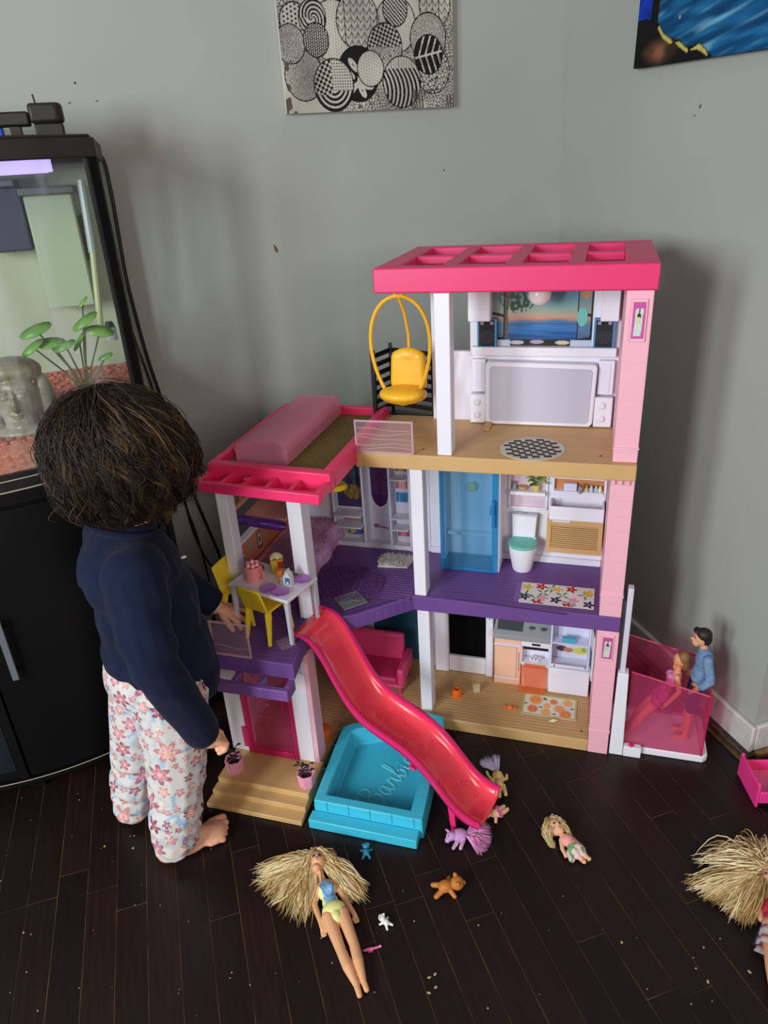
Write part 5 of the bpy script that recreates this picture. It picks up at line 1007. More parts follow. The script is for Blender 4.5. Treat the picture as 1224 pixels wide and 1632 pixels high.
link('body', figure([('e', (-.02, .0, .010), (.010, .010, .009)), ('e', (-.002, -.004, .010), (.012, .010, .009)), ('c', [(.004, -.002, .010), (.018, .004, .009), (.027, .008, .007)], [.0065, .0055, .0045]), ('c', [(.004, -.010, .010), (.020, -.007, .008), (.031, -.002, .007)], [.0065, .0055, .0045]), ('c', [(-.002, -.012, .01), (-.008, -.024, .007)], [.0045, .0038])], .001, (238, 188, 150)), skinm, pk)
pth = []; cc = []
for k in range(220): a = random.uniform(0, 6.28); p0 = Vector((-.004, -.004, .010)); e = Vector((.006 + random.uniform(0, .006), -.004 + math.cos(a) * .016, .0115 + math.sin(a) * .009)); pth.append([p0, p0.lerp(e, .5), e]); cc.append((232, 130 + random.uniform(-20, 20), 180))
link('skirt', strands(pth, .0014, cc, 3), vcol('tulle_pink', .8, .2), pk)
py = thing('toy_pony', 'lilac toy pony with pink fluffy tail beside the slide leg', 'toy pony', (.428, 1.02, .0012))
link('body', figure([('e', (-.012, .006, .013), (.019, .014, .0115)), ('e', (-.03, .006, .016), (.012, .010, .010)), ('e', (-.04, .002, .012), (.0065, .006, .006)), ('c', [(-.02, -.006, .010), (-.034, -.016, .006)], [.005, .004]), ('c', [(-.006, -.006, .010), (-.02, -.022, .006)], [.005, .004]), ('c', [(-.032, .014, .02), (-.036, .021, .022)], [.004, .002])], .001, (196, 150, 206), [((-.024, -.018, .006), (.006, .006, .01), (226, 206, 150)), ((-.037, .003, .02), (.002, .002, .004), (30, 20, 40))]), skinm, py)
pth = []; cc = []
for k in range(750):
    a = random.uniform(-1.5, .7); L = random.uniform(.03, .055); p0 = Vector((.004 + random.uniform(-.003, .003), .0, .012)); e = p0 + Vector((math.cos(a) * L, math.sin(a) * L, random.uniform(-.009, .008))); pth.append([p0, p0.lerp(e, .5) + Vector((0, 0, random.uniform(.002, .01))), e]); cc.append((226 + random.uniform(-20, 20), 150 + random.uniform(-14, 26), 208))
link('tail', strands(pth, .0016, cc, 3), vcol('tail_pink', .6, .3), py)
def critter(name, label, loc, rz, base, m, s=1.0, spots=()):
    t = thing(name, label, 'figurine', (loc[0], loc[1], .0012), rz)
    b_ = [('e', (0, 0, .0115 * s), (.0135 * s, .0115 * s, .011 * s)), ('e', (.022 * s, 0, .0135 * s), (.0125 * s, .0125 * s, .0122 * s)), ('e', (.033 * s, 0, .0115 * s), (.005 * s, .005 * s, .0045 * s)), ('e', (.021 * s, .010 * s, .0235 * s), (.0042 * s, .0042 * s, .0042 * s)), ('e', (.021 * s, -.010 * s, .0235 * s), (.0042 * s, .0042 * s, .0042 * s)),
          ('c', [(.007 * s, .008 * s, .009 * s), (.012 * s, .019 * s, .0055 * s)], [.0048 * s, .004 * s]), ('c', [(.007 * s, -.008 * s, .009 * s), (.012 * s, -.019 * s, .0055 * s)], [.0048 * s, .004 * s]), ('c', [(-.008 * s, .006 * s, .009 * s), (-.02 * s, .012 * s, .0055 * s)], [.0055 * s, .0046 * s]), ('c', [(-.008 * s, -.006 * s, .009 * s), (-.02 * s, -.012 * s, .0055 * s)], [.0055 * s, .0046 * s])]
    if isinstance(m, str): link('body', figure(b_, .0009, base, spots), vcol(m, .5, .4), t)
    else: link('body', blob(b_, .0009, 3), m, t)
    return t
critter('brown_bear', 'brown toy bear cub lying on its side on the dark floor', (.342, .921), -.12, (190, 118, 48), 'bear_skin', 1.12, [((.036, .007, .018), (.003, .0025, .003), (40, 26, 14))])
critter('clear_blue_figurine', 'tiny glittery clear blue figurine in front of the pool', (.215, 1.058), 1.3, None, clear('clear_aqua', (110, 200, 220), (60, 160, 190), .55, .1), .62)
critter('white_bear', 'tiny white toy bear on the floor beside the doll', (.207, .893), 2.0, (226, 226, 220), 'white_skin', .55)
hb = thing('pink_hairbrush', 'tiny pink doll hairbrush on the floor beside the doll legs', 'hairbrush', (.166, .854, .001), -.13)
hp = mat('brush_pink', (238, 120, 176), .45)
obj('handle', MB().tube([(.006, 0, .003), (.016, .0015, .003)], [.0022, .0018], 8), hp, hb); obj('knob', MB().ell((.017, .0015, .003), (.003, .003, .0026), 8, 6), hp, hb); obj('head', MB().ell((-.004, 0, .003), (.013, .0034, .0024), 12, 8), hp, hb)
for k in range(4): obj('bristle', MB().tube([(-.006 + k * .0024, -.002, .0028), (-.006 + k * .0024, -.006, .0024)], .0008, 4), hp, hb)
# pink toy bed corner at the right edge
pkb = thing('pink_toy_crib', 'hot pink toy bed standing at the right edge by the wall corner', 'toy bed', (1.07, .905, .0012), -.35)
pb2 = mat('crib_pink', (236, 60, 140), .4)
obj('headboard', MB().box(0, -.03, 0, .006, .07, .062), pb2, pkb, .002); obj('side_panel', B(.0065, -.03, .012, .16, -.024, .044), pb2, pkb, .002); obj('side_panel', B(.0065, .064, .012, .16, .07, .044), pb2, pkb, .002); obj('bed_base', B(.0065, -.0235, .012, .16, .0635, .018), mat('crib_pink_light', (240, 110, 170), .45), pkb, .001); obj('footboard', B(.1605, -.03, 0, .1665, .07, .05), pb2, pkb, .002)
for y in (-.024, .064): obj('foot', MB().ell((.003, y, .064), .004, 8, 6), pb2, pkb)

# --- the pair in the elevator (house frame)
kn = hthing('jacket_doll', 'dark-haired doll in denim jacket and shorts standing in the elevator', 'doll', .174, .085, .0213)
skn = (222, 164, 124)
kb = [('e', (.010, 0, .292), (.017, .0145, .021)), ('e', (.0, 0, .280), (.010, .011, .011)), ('c', [(.016, 0, .272), (.02, 0, .258)], [.0085, .009]), ('e', (.022, 0, .232), (.016, .024, .032)), ('e', (.016, 0, .175), (.0145, .019, .024))]
for s in (-1, 1):
    kb += [('c', [(.014, s * .011, .165), (.008, s * .013, .095), (.006, s * .013, .03), (.004, s * .013, .012)], [.0135, .0105, .0075, .007]), ('c', [(.008, s * .013, .0065), (-.02, s * .015, .0055)], [.0068, .006]),
           ('c', [(.024, s * .026, .25), (.034, s * .036, .2), (.008, s * .034, .168)], [.009, .0075, .0062])]
    for k in range(4): kb.append(('c', [(.006, s * .034 + (k - 1.5) * .003, .166), (-.006, s * .033 + (k - 1.5) * .0032, .158)], [.0019, .0016]))
kb.append(('e', (-.0105, 0, .288), (.0035, .0025, .003)))
link('body', figure(kb, .0012, skn, [((-.006, .006, .295), (.004, .0022, .0018), (40, 36, 40)), ((-.006, -.006, .295), (.004, .0022, .0018), (40, 36, 40)), ((-.009, 0, .276), (.003, .004, .0012), (180, 90, 90))]), skinm, kn)
link('hair', blob([('e', (.014, 0, .301), (.018, .0165, .017)), ('e', (.02, 0, .292), (.013, .0155, .018)), ('e', (-.001, 0, .311), (.009, .012, .006))], .0012, 2), mat('hair_dark', (44, 32, 26), .5, 0, .4, (60, (26, 18, 14), .8), (150, .5)), kn)
dn = mat('denim', (124, 152, 186), .85, 0, .2, (90, (98, 126, 164), .9), (400, .2))
link('jacket', blob([('e', (.023, 0, .232), (.02, .027, .034)), ('e', (.02, 0, .198), (.0195, .026, .026)), ('e', (.017, 0, .182), (.0185, .0245, .016))] + [('c', [(.025, s * .027, .25), (.036, s * .037, .2), (.02, s * .036, .18)], [.0118, .0105, .0092]) for s in (-1, 1)] + [('e', (.018, 0, .262), (.012, .016, .006))], .0013, 3), dn, kn)
link('shorts', blob([('e', (.016, 0, .172), (.0165, .021, .022))] + [('c', [(.014, s * .011, .16), (.009, s * .0135, .098)], [.0155, .0148]) for s in (-1, 1)], .0013, 3), mat('shorts_navy', (52, 44, 84), .8), kn)
ln = hthing('leaning_doll', 'doll in shiny pink top leaning back in the elevator', 'doll', .05, .075, .0213)
lb = [('e', (.094, 0, .232), (.0155, .0145, .018)), ('e', (.088, 0, .222), (.008, .009, .009)), ('c', [(.094, 0, .215), (.092, 0, .2)], [.0065, .0075]), ('e', (.086, 0, .178), (.013, .019, .025), (0, .45, 0)), ('e', (.072, 0, .14), (.014, .018, .016))]
for s in (-1, 1):
    lb += [('c', [(.068, s * .01, .132), (.032, s * .012, .075), (.014, s * .012, .04), (.0, s * .012, .012), (-.012, s * .012, .007)], [.0145, .0105, .0105, .006, .0052]), ('c', [(.09, s * .02, .195), (.098, s * .028, .16), (.072, s * .03, .118)], [.007, .006, .005])]
    for k in range(4): lb.append(('c', [(.072, s * .03 + (k - 1.5) * .0022, .116), (.064, s * .03 + (k - 1.5) * .0026, .106)], [.0015, .0012]))
link('body', figure(lb, .0012, (222, 150, 110), [((.081, .005, .236), (.003, .0022, .002), (50, 50, 70)), ((.081, -.005, .236), (.003, .0022, .002), (50, 50, 70))]), skinm, ln)
link('pink_top', blob([('e', (.086, 0, .176), (.0148, .0205, .025), (0, .45, 0)), ('e', (.078, -.006, .184), (.01, .01, .01)), ('e', (.078, .006, .184), (.01, .01, .01))], .0012, 3), mat('shiny_pink', (226, 130, 190), .2, 0, .6), ln)
link('pink_shorts', blob([('e', (.072, 0, .142), (.0155, .0195, .017))] + [('c', [(.068, s * .01, .132), (.054, s * .011, .108)], [.0158, .0145]) for s in (-1, 1)], .0012, 3), mat('shorts_pink', (214, 90, 150), .6, 0, .3, (90, (120, 40, 110), .9)), ln)
link('hair', blob([('e', (.1, 0, .238), (.0155, .0155, .017)), ('e', (.106, 0, .222), (.009, .013, .018))], .0012, 2), mat('hair_honey', (150, 104, 60), .5, 0, .4, (60, (110, 72, 40), .8), (150, .5)), ln)
# ================================================================= the child
FA = math.atan2(.28, .96)
body_prims = [('e', (.145, 0, .868), (.085, .074, .09)), ('e', (.185, 0, .825), (.05, .052, .045)), ('e', (.206, 0, .812), (.02, .03, .02)), ('e', (.236, 0, .845), (.009, .009, .009)), ('e', (.232, 0, .815), (.008, .018, .005)), ('e', (.2, .034, .83), (.02, .02, .02)), ('e', (.2, -.034, .83), (.02, .02, .02)),
    ('e', (.135, .078, .855), (.016, .008, .024)), ('e', (.135, -.078, .855), (.016, .008, .024)),
    ('c', [(.13, 0, .79), (.118, 0, .735)], [.036, .038]), ('e', (.108, 0, .665), (.078, .092, .09)), ('e', (.118, 0, .54), (.082, .092, .1)), ('e', (.108, 0, .43), (.078, .088, .075))]
def leg(sx, t, kx, hx): return [('c', [(hx, t * .75, .41), (kx, t * .92, .22), (sx + .024, t, .06)], [.06, .042, .032]), ('e', (sx + .012, t, .028), (.028, .024, .026)),
    ('c', [(sx + .02, t, .038), (sx + .06, t, .03), (sx + .105, t, .0185)], [.03, .026, .018]), ('e', (sx + .105, t, .016), (.034, .034, .0155)), ('e', (sx + .06, t, .018), (.05, .026, .018))]
for sx, t, kx, hx, sg in ((.021, -.081, .085, .105, 1), (-.022, .079, .045, .1, -1)):
    body_prims += leg(sx, t, kx, hx)
    for k, (dx, r, off) in enumerate([(.142, .0105, .027), (.143, .0082, .012), (.137, .0076, -.001), (.13, .0072, -.0135), (.121, .0068, -.026)]):
        body_prims.append(('c', [(sx + dx - .028, t + sg * off, .015), (sx + dx - .008, t + sg * off * 1.05, .013), (sx + dx, t + sg * off * 1.06, .0095)], [r * 1.0, r * .9, r]))
# right arm hanging, hand curled below the cuff
body_prims += [('c', [(.09, -.1, .695), (.088, -.135, .53), (.138, -.122, .335)], [.04, .033, .024]), ('e', (.157, -.12, .302), (.021, .015, .026), (0, -.5, 0))]
for k in range(4):
    y = -.134 + k * .0095; body_prims.append(('c', [(.168, y, .296), (.183, y + .0004, .283 + .0015 * k), (.178, y + .002, .268 + .002 * k), (.166, y + .003, .266 + .002 * k)], [.0072, .0070, .0064, .0058]))
body_prims.append(('c', [(.158, -.108, .306), (.175, -.102, .300), (.184, -.106, .290)], [.0078, .0072, .0066]))
# left arm reaching to the little chairs
body_prims += [('c', [(.1, .1, .69), (.205, .125, .55), (.272, .092, .468)], [.04, .033, .0225]), ('e', (.291, .082, .452), (.024, .021, .0125), (0, .55, 0))]
LF = [((.303, .100, .450), (.325, .106, .436), (.343, .108, .424)), ((.309, .090, .445), (.334, .090, .431), (.353, .088, .418)), ((.308, .078, .440), (.326, .073, .422), (.337, .069, .405)), ((.300, .067, .438), (.312, .060, .420), (.317, .055, .404))]
for a, b_, c_ in LF: body_prims.append(('c', [(a[0] - .012, a[1], a[2] + .005), a, b_, c_], [.0078, .0072, .0066, .0060]))
body_prims.append(('c', [(.283, .066, .447), (.288, .050, .432), (.293, .043, .418)], [.0082, .0074, .0066]))
bme = blob(body_prims, .0026, 4)
V = verts(bme); c = np.tile(np.array([232., 176, 142]), (len(V), 1)); 
low = np.clip((.06 - V[:, 2]) / .06, 0, 1)[:, None] * .5; c = c * (1 - low) + np.array([236., 170, 140]) * low
for y in (.032, -.032): 
    d = np.linalg.norm((V - np.array([.224, y, .858])) / np.array([.02, .013, .007]), axis=1); c[d < 1] = (236, 230, 224); d = np.linalg.norm((V - np.array([.226, y, .857])) / np.array([.02, .006, .0065]), axis=1); c[d < 1] = (50, 34, 26); d = np.linalg.norm((V - np.array([.222, y, .874])) / np.array([.02, .017, .004]), axis=1); c[d < 1] = (70, 48, 36)
d = np.linalg.norm((V - np.array([.236, 0, .814])) / np.array([.02, .02, .007]), axis=1); c[d < 1] = (196, 110, 104)
paint(bme, s2l(c))
kid = link('person', bme, vcol('skin', .5, .3)); kid.location = (-.24, 1.26, .0008); kid.rotation_euler = (0, 0, FA)
tag(kid, 'small child with messy brown hair in navy shirt and floral trousers reaching into the dollhouse', 'person')
def clip(me, p, n, rad=None, keep=0.0):
    V = verts(me); p = np.array(p); n = np.array(n, float); n /= np.linalg.norm(n); d = (V - p) @ n; m = d > 0
    if rad: m &= np.linalg.norm(V - p, axis=1) < rad
    V[m] -= d[m][:, None] * n; me.vertices.foreach_set('co', V.ravel()); me.update()
sh_ = blob([('e', (.104, 0, .66), (.096, .112, .1)), ('c', [(.098, -.085, .695), (.1, .085, .695)], [.058, .058]), ('e', (.12, 0, .57), (.102, .112, .13)), ('e', (.122, 0, .47), (.108, .116, .15)), ('e', (.128, 0, .40), (.105, .112, .12)), ('c', [(.112, 0, .7), (.118, 0, .755)], [.062, .05]),
    ('c', [(.088, -.098, .695), (.078, -.135, .60), (.082, -.144, .53), (.112, -.136, .43), (.142, -.125, .335)], [.058, .052, .046, .042, .037]), ('c', [(.1, .098, .69), (.205, .127, .55), (.268, .095, .475)], [.054, .043, .034])], .0042, 8)
clip(sh_, (0, 0, .478), (-.45, 0, -1)) if False else None
V = verts(sh_); hem = .475 - np.clip(V[:, 0], -.02, .25) * .56; arm = (V[:, 1] < -.098) | (V[:, 1] > .118); m = (V[:, 2] < hem) & ~arm; V[m, 2] = hem[m]
mid = ~arm & (V[:, 2] < .66); V[mid, 0] += .003 * np.sin(V[mid, 1] * 40 + V[mid, 2] * 22); V[:, 1] += .0012 * np.sin(V[:, 2] * 48 + V[:, 0] * 70)
V[:, 0] += .0009 * np.sin(V[:, 2] * 70 + V[:, 1] * 90)
for ec, ew, am_, fq_, dr_ in (((.084, -.13, .52), .075, .0032, 125, (.5, 0, 1)), ((.13, -.10, .62), .07, .003, 100, (1, .3, .9)), ((.2, .12, .55), .06, .003, 140, (1, 0, -.6)), ((.06, 0, .5), .09, .0024, 90, (.6, .2, 1))):     # creases at elbow, armpit and waist
    d_ = V - np.array(ec); mk = np.exp(-(np.linalg.norm(d_, axis=1) / ew) ** 2); dr2 = np.array(dr_, float); dr2 /= np.linalg.norm(dr2); wv_ = am_ * mk * np.sin(d_ @ dr2 * fq_); V[:, 1] += wv_ * np.sign(V[:, 1] + .001); V[:, 0] += wv_ * .6
sh_.vertices.foreach_set('co', V.ravel())
clip(sh_, (.146, -.124, .318), (.16, .08, -.62), .075); clip(sh_, (.276, .09, .465), (.6, -.28, -.68), .07); clip(sh_, (.116, 0, .765), (.25, 0, 1), .09)
navy = mat('navy_jersey', (24, 31, 54), .9, 0, .1, (40, (19, 25, 46), .6), (600, .15), sheen=.05)
o = link('shirt', sh_, navy, kid); o['label'] = 'navy long-sleeved shirt'
sd_ = MB()
for s_, z_ in ((.2105, .672), (.206, .684), (.2215, .60)): sd_.ell((s_ - .004, -.035, z_), (.003, .004, .0025), 8, 5)
obj('snow_dot', MB().ell((.196, -.045, .676), (.006, .003, .003), 8, 6), mat('dot_white', (220, 226, 226), .8), kid)
obj('collar', MB().tube([(.116 + .062 * math.cos(t), .056 * math.sin(t), .752 - .02 * math.cos(t)) for t in np.linspace(0, 6.283, 25)[:-1]], .006, 8, closed=True), navy, kid)
pn = blob([('e', (.104, 0, .43), (.1, .108, .085)), ('c', [(.112, -.052, .40), (.1, -.068, .30), (.085, -.074, .21), (.062, -.08, .11), (.05, -.081, .045)], [.08, .068, .06, .054, .046]), ('c', [(.1, .052, .40), (.07, .066, .30), (.048, .072, .21), (.022, .079, .11), (.008, .079, .045)], [.08, .068, .06, .054, .046])], .0026, 8)
V = verts(pn); wr_ = .0035 * np.sin(V[:, 2] * 150 + V[:, 0] * 60 + np.sin(V[:, 1] * 40) * 2) * np.clip((.3 - V[:, 2]) / .2, .15, 1); V[:, 0] += wr_; V[:, 1] += wr_ * .4 * np.sign(V[:, 1])
kn_ = np.exp(-((V[:, 2] - .16) / .012) ** 2) * .006; V[:, 0] -= kn_ * np.sign(V[:, 0] - .07)
hm = .018 + .03 * np.clip(V[:, 0] / .1, 0, 1.2); V[:, 2] = np.maximum(V[:, 2], hm); V[:, 2] = np.minimum(V[:, 2], .49); pn.vertices.foreach_set('co', V.ravel()); pn.update()
N = np.empty(len(V) * 3); pn.vertices.foreach_get('normal', N); N = N.reshape(-1, 3)
c = np.tile(np.array([206., 202, 198]), (len(V), 1)); pal = [(150, 84, 100), (176, 112, 124), (132, 66, 86), (188, 132, 130), (168, 100, 114)]
def stamp(i, R_, kind, col, col2=None):
    p, n = V[i], N[i]; d = V - p; sel = np.where((np.abs(d).max(1) < R_ * 1.3) & (N @ n > .3))[0]
    a = np.cross(n, (0, 0, 1)); a = a / (np.linalg.norm(a) + 1e-9); b_ = np.cross(n, a); x, y = d[sel] @ a, d[sel] @ b_; r = np.hypot(x, y); t = np.arctan2(y, x) + rng.random() * 6
    if kind == 'flower':
        k = 6 if R_ > .019 else 5; lobe = R_ * (.34 + .66 * np.abs(np.cos(k * t / 2)) ** 1.1); m = r < lobe; c[sel[m]] = col; m2 = r < lobe * .66; c[sel[m2]] = col2; m3 = r < R_ * .2; c[sel[m3]] = (232, 190, 160)
    elif kind == 'leaf':
        ph = rng.random() * 6; ex, wy = x * math.cos(ph) + y * math.sin(ph), -x * math.sin(ph) + y * math.cos(ph); stem = (np.abs(wy) < .0011) & (np.abs(ex) < R_); lf_ = (np.abs(ex) < R_) & (np.abs(np.abs(wy) - .4 * np.modf(np.abs(ex) / R_ * 4)[0] * R_ * .8) < .0018) & (np.abs(wy) < R_ * .45); c[sel[stem | lf_]] = col
    else: c[sel[(r < R_)]] = col
for k in range(430): stamp(rng.integers(len(V)), rng.uniform(.010, .016), 'leaf', [(150, 178, 206), (176, 190, 200), (186, 192, 186)][k % 3])
for k in range(130): stamp(rng.integers(len(V)), rng.uniform(.007, .012), 'flower', (212, 190, 182), (226, 214, 200))
cent = []
for k in range(2600):
    i = rng.integers(len(V)); R_ = [.027, .02, .014, .010][k % 4] if k < 700 else [.011, .008][k % 2]
    if all(np.linalg.norm(V[i] - q) > (R_ + rr_) * .98 for q, rr_ in cent): cent.append((V[i].copy(), R_)); q = pal[k % 5]; stamp(i, R_, 'flower', q, tuple(min(255, z + 42) for z in q))
paint(pn, s2l(c)); o = link('trousers', pn, vcol('floral_cotton', .85, .15, (500, .1)), kid); o['label'] = 'white trousers with rose flowers'
# hair: a dark cap and many wavy locks
hc = np.array([.138, 0, .872])
o = link('hair', blob([('e', (.132, 0, .884), (.102, .094, .098)), ('e', (.118, 0, .84), (.088, .086, .086)), ('e', (.16, -.04, .84), (.06, .05, .07)), ('e', (.16, .04, .84), (.06, .05, .07))], .004, 6), mat('hair_under', (34, 26, 22), .6, 0, .35, (40, (54, 40, 30), .8), (90, .9)), kid)
paths, cols = [], []
HC = np.array([.134, 0, .884])
def hair_point(th, ph, R0):
    rx, ry, rz2 = .114, .104, .111
    if th <= 1.45: q = np.array([math.sin(th) * math.cos(ph) * rx, math.sin(th) * math.sin(ph) * ry, math.cos(th) * rz2])
    else:
        s_ = th - 1.45; k_ = (1 + .07 * math.sin(min(s_, 1) * 3.1) - .24 * s_ * s_); q = np.array([math.cos(ph) * rx * k_, math.sin(ph) * ry * k_, math.cos(1.45) * rz2 - s_ * .105])
    return HC + q * R0 + np.array([-.010, 0, .004]) * math.cos(th)
for g_ in range(560):      # wavy locks, each a bundle of fine hairs
    ph = random.uniform(-math.pi, math.pi); th0 = random.uniform(0, 1.25) ** 1.0; end = random.uniform(1.75, 2.68) - .22 * max(0, math.cos(ph)); R0 = random.uniform(.95, 1.07)
    sw2 = .55 + random.gauss(0, .35); w, am, fq = random.uniform(0, 6.28), random.uniform(.006, .0165), random.uniform(6.0, 12.5); m = 13; g = random.random() ** 1.7
    lit_side = .95 if math.cos(ph + .75) > .2 else .5; lock = np.array([31, 23, 19.]) + (np.array([116, 90, 62.]) - np.array([38, 28, 23.])) * g * lit_side; wid = random.uniform(.009, .016)  # front near-side locks paler: highlights put into the hair colour
    guide = []
    for i in range(m):
        f = i / (m - 1); q = hair_point(th0 + (end - th0) * f, ph + sw2 * (f - .3), R0); wv = am * f ** .45
        guide.append(q + np.array([math.sin(w + fq * f) * wv, math.cos(w * 1.3 + fq * f) * wv, math.sin(w * 2 + fq * 1.2 * f) * wv * .55]))
    for h_ in range(24):
        off = rng.normal(0, 1, 3) * wid * .5; w2 = random.uniform(0, 6); L = random.uniform(.78, 1.05); pts = []
        for i in range(m):
            f = i / (m - 1); j = min(f * L * (m - 1), m - 1.001); i0 = int(j); q = guide[i0] * (1 - j + i0) + guide[i0 + 1] * (j - i0)
            pts.append(Vector(q + off * (1 - .5 * f) + np.array([math.sin(w2 + 5 * f), math.cos(w2 + 4 * f), 0]) * .0011))
        paths.append(pts); cols.append(np.clip(lock * random.uniform(.75, 1.2), 18, 200))
for k in range(40):   # loose flyaway hairs
    ph = random.uniform(-math.pi, math.pi); th = random.uniform(.2, 2.1); a0 = hair_point(th, ph, 1.03); d_ = (a0 - HC); d_ /= np.linalg.norm(d_); a1 = random.uniform(.01, .022); ww = random.uniform(0, 6)
    pts = [Vector(a0 + d_ * a1 * math.sin(f * 2.6) + np.array([.010 * math.sin(ww + 4 * f), .010 * math.cos(ww + 4 * f), -.05 * f])) for f in np.linspace(0, 1, 8)]; paths.append(pts); cols.append(np.array([60, 45, 34.]) + rng.random() * 40)
o = link('hair_locks', strands(paths, .0008, cols, 3), vcol('brown_hair', .5, .28), kid); o['kind'] = 'stuff'

# ================================================================= aquarium on its cabinet
XC, HWD = -.5, .435
def bow(off=0.0, n=18, back=1.955):
    pts = []
    for i in range(n + 1): x = -HWD + 2 * HWD * i / n; pts.append((XC + x * (1 + off / HWD), 1.49 - off + .14 * (x / HWD) ** 2))
    return pts + [(XC + HWD + off, back + off * .3), (XC - HWD - off, back + off * .3)]
blk = mat('cabinet_black', (9, 8, 8), .5, 0, .2, (8, (13, 12, 11), .5)); edge = mat('wear_and_highlight', (168, 160, 140), .7)
cab = thing('aquarium_cabinet', 'black bow-fronted cabinet under the aquarium at the left edge', 'cabinet', (XC, 1.7, .0008))
def cabp(mb): return mb.move((-XC, -1.7, 0))
obj('carcass', cabp(MB().prism(bow(-.006), .058, .745)), blk, cab, .002)
obj('plinth_rail', cabp(MB().prism(bow(.004), .042, .0575)), blk, cab, .002)
obj('top_board', cabp(MB().prism(bow(.006), .7455, .777)), blk, cab, .003)
def edgeline(z, off, x0, x1, r): return MB().tube([(XC + x, 1.49 - off + .14 * (x / HWD) ** 2, z) for x in np.linspace(x0, x1, 14)], r, 5)
obj('wear_and_highlight', cabp(edgeline(.0575, .0045, -.1, .25, .0011)), edge, cab); obj('wear_and_highlight', cabp(edgeline(.777, .0065, -.2, .36, .0016)), edge, cab)  # low line is a painted highlight on the rail; upper line is wear
obj('side_edge', cabp(B(XC + HWD + .0042, 1.64, .0425, XC + HWD + .007, 1.9, .056)), mat('edge_grey', (130, 124, 116), .7), cab)
for x, y in ((.01, 1.52), (.4, 1.66), (.4, 1.9), (-.4, 1.9), (-.4, 1.66)): obj('foot', cabp(B(XC + x - .018, y, 0, XC + x + .018, y + .036, .0418)), blk, cab, .002)
dm = mat('door_black', (10, 9, 10), .45, 0, .22); dm2 = mat('door_black_sheen', (22, 25, 32), .35, 0, .3)  # second door's bluish sheen is put into its colour
def door(x0, x1, z0, z1, m):
    xs = np.linspace(x0, x1, 10); f_ = [(XC + x, 1.49 - .001 + .14 * (x / HWD) ** 2) for x in xs]; b_ = [(XC + x, 1.49 + .0055 + .14 * (x / HWD) ** 2) for x in xs[::-1]]; return obj('door', cabp(MB().prism(f_ + b_, z0, z1)), m, cab, .0012)
door(.012, .425, .066, .738, dm); door(-.425, -.012, .09, .738, dm2); obj('door_stile', cabp(B(XC - .010, 1.484, .066, XC + .010, 1.4945, .738)), blk, cab, .001)
obj('door_handle', cabp(MB().box(XC + .048, 1.472, .35, XC + .062, 1.4775, .505).box(XC + .052, 1.4775, .365, XC + .058, 1.4915, .375).box(XC + .052, 1.4775, .48, XC + .058, 1.4915, .49)), mat('handle_grey', (96, 102, 108), .4), cab, .0015)
# tank
tank = thing('aquarium', 'bow-front aquarium with reddish gravel and plants on the black cabinet', 'aquarium', (XC, 1.7, .7785))
def T_(mb): return mb.move((-XC, -1.7, -.7785))
def hollow(off, w, z0, z1, mbx=None):
    a, b_ = bow(off), bow(off - w); n = len(a); m = mbx or MB()
    return m.add([(x, y, z0) for x, y in a] + [(x, y, z0) for x, y in b_] + [(x, y, z1) for x, y in a] + [(x, y, z1) for x, y in b_],
      [(i, (i + 1) % n, n + (i + 1) % n, n + i) for i in range(n)] + [(2 * n + i, 3 * n + i, 3 * n + (i + 1) % n, 2 * n + (i + 1) % n) for i in range(n)] + [(i, 2 * n + i, 2 * n + (i + 1) % n, (i + 1) % n) for i in range(n)] + [(n + i, n + (i + 1) % n, 3 * n + (i + 1) % n, 3 * n + i) for i in range(n)])
rimm = mat('tank_rim', (20, 19, 18), .45, 0, .4, (30, (40, 38, 34), .5))
obj('base_rim', T_(hollow(.004, .014, .7785, .812)), rimm, tank, .0015); obj('wear_and_highlight', T_(edgeline(.8, .0045, -.2, .36, .0013)), edge, tank)
obj('base_plate', T_(MB().prism(bow(-.011), .779, .79)), rimm, tank)
glassm = clear('tank_glass', (247, 250, 247), (214, 218, 216), .05, .05)
gn = glassm.node_tree; _tc = gn.nodes.new('ShaderNodeTexCoord'); _mp = gn.nodes.new('ShaderNodeMapping'); _mp.inputs['Scale'].default_value = (22, 22, 3); _no = gn.nodes.new('ShaderNodeTexNoise'); _no.inputs['Scale'].default_value = 1.2; _no.inputs['Detail'].default_value = 6
_cr = gn.nodes.new('ShaderNodeMapRange'); _cr.inputs[1].default_value = .5; _cr.inputs[2].default_value = .8; _cr.inputs[3].default_value = .03; _cr.inputs[4].default_value = .3      # dried water streaks on the pane
gn.links.new(_tc.outputs['Object'], _mp.inputs[0]); gn.links.new(_mp.outputs[0], _no.inputs['Vector']); gn.links.new(_no.outputs[0], _cr.inputs[0]); gn.links.new(_cr.outputs[0], [n for n in gn.nodes if n.type == 'MIX_SHADER'][0].inputs[0])
obj('glass', T_(hollow(0, .005, .812, 1.372)), glassm, tank)
hood = mat('hood_black', (34, 32, 29), .45, 0, .4, (12, (48, 44, 38), .6))
obj('hood', T_(hollow(.005, .02, 1.372, 1.406, MB())), hood, tank, .002); obj('hood_lid', T_(MB().prism(bow(-.002), 1.4062, 1.412)), hood, tank, .002)
_o, _i = [p for p in bow(.003, 60) if p[0] > XC + .416 and p[1] < 1.7], [p for p in bow(-.007, 60) if p[0] > XC + .412 and p[1] < 1.7]; obj('corner_seal', T_(MB().prism(_o + [(XC + HWD + .003, 1.66), (XC + HWD - .007, 1.66)] + _i[::-1], .812, 1.372)), mat('seal_black', (9, 9, 9), .6, 0, .15), tank); obj('corner_seal', T_(B(XC + HWD - .018, 1.946, .812, XC + HWD - .006, 1.953, 1.372)), MATS['seal_black'], tank)
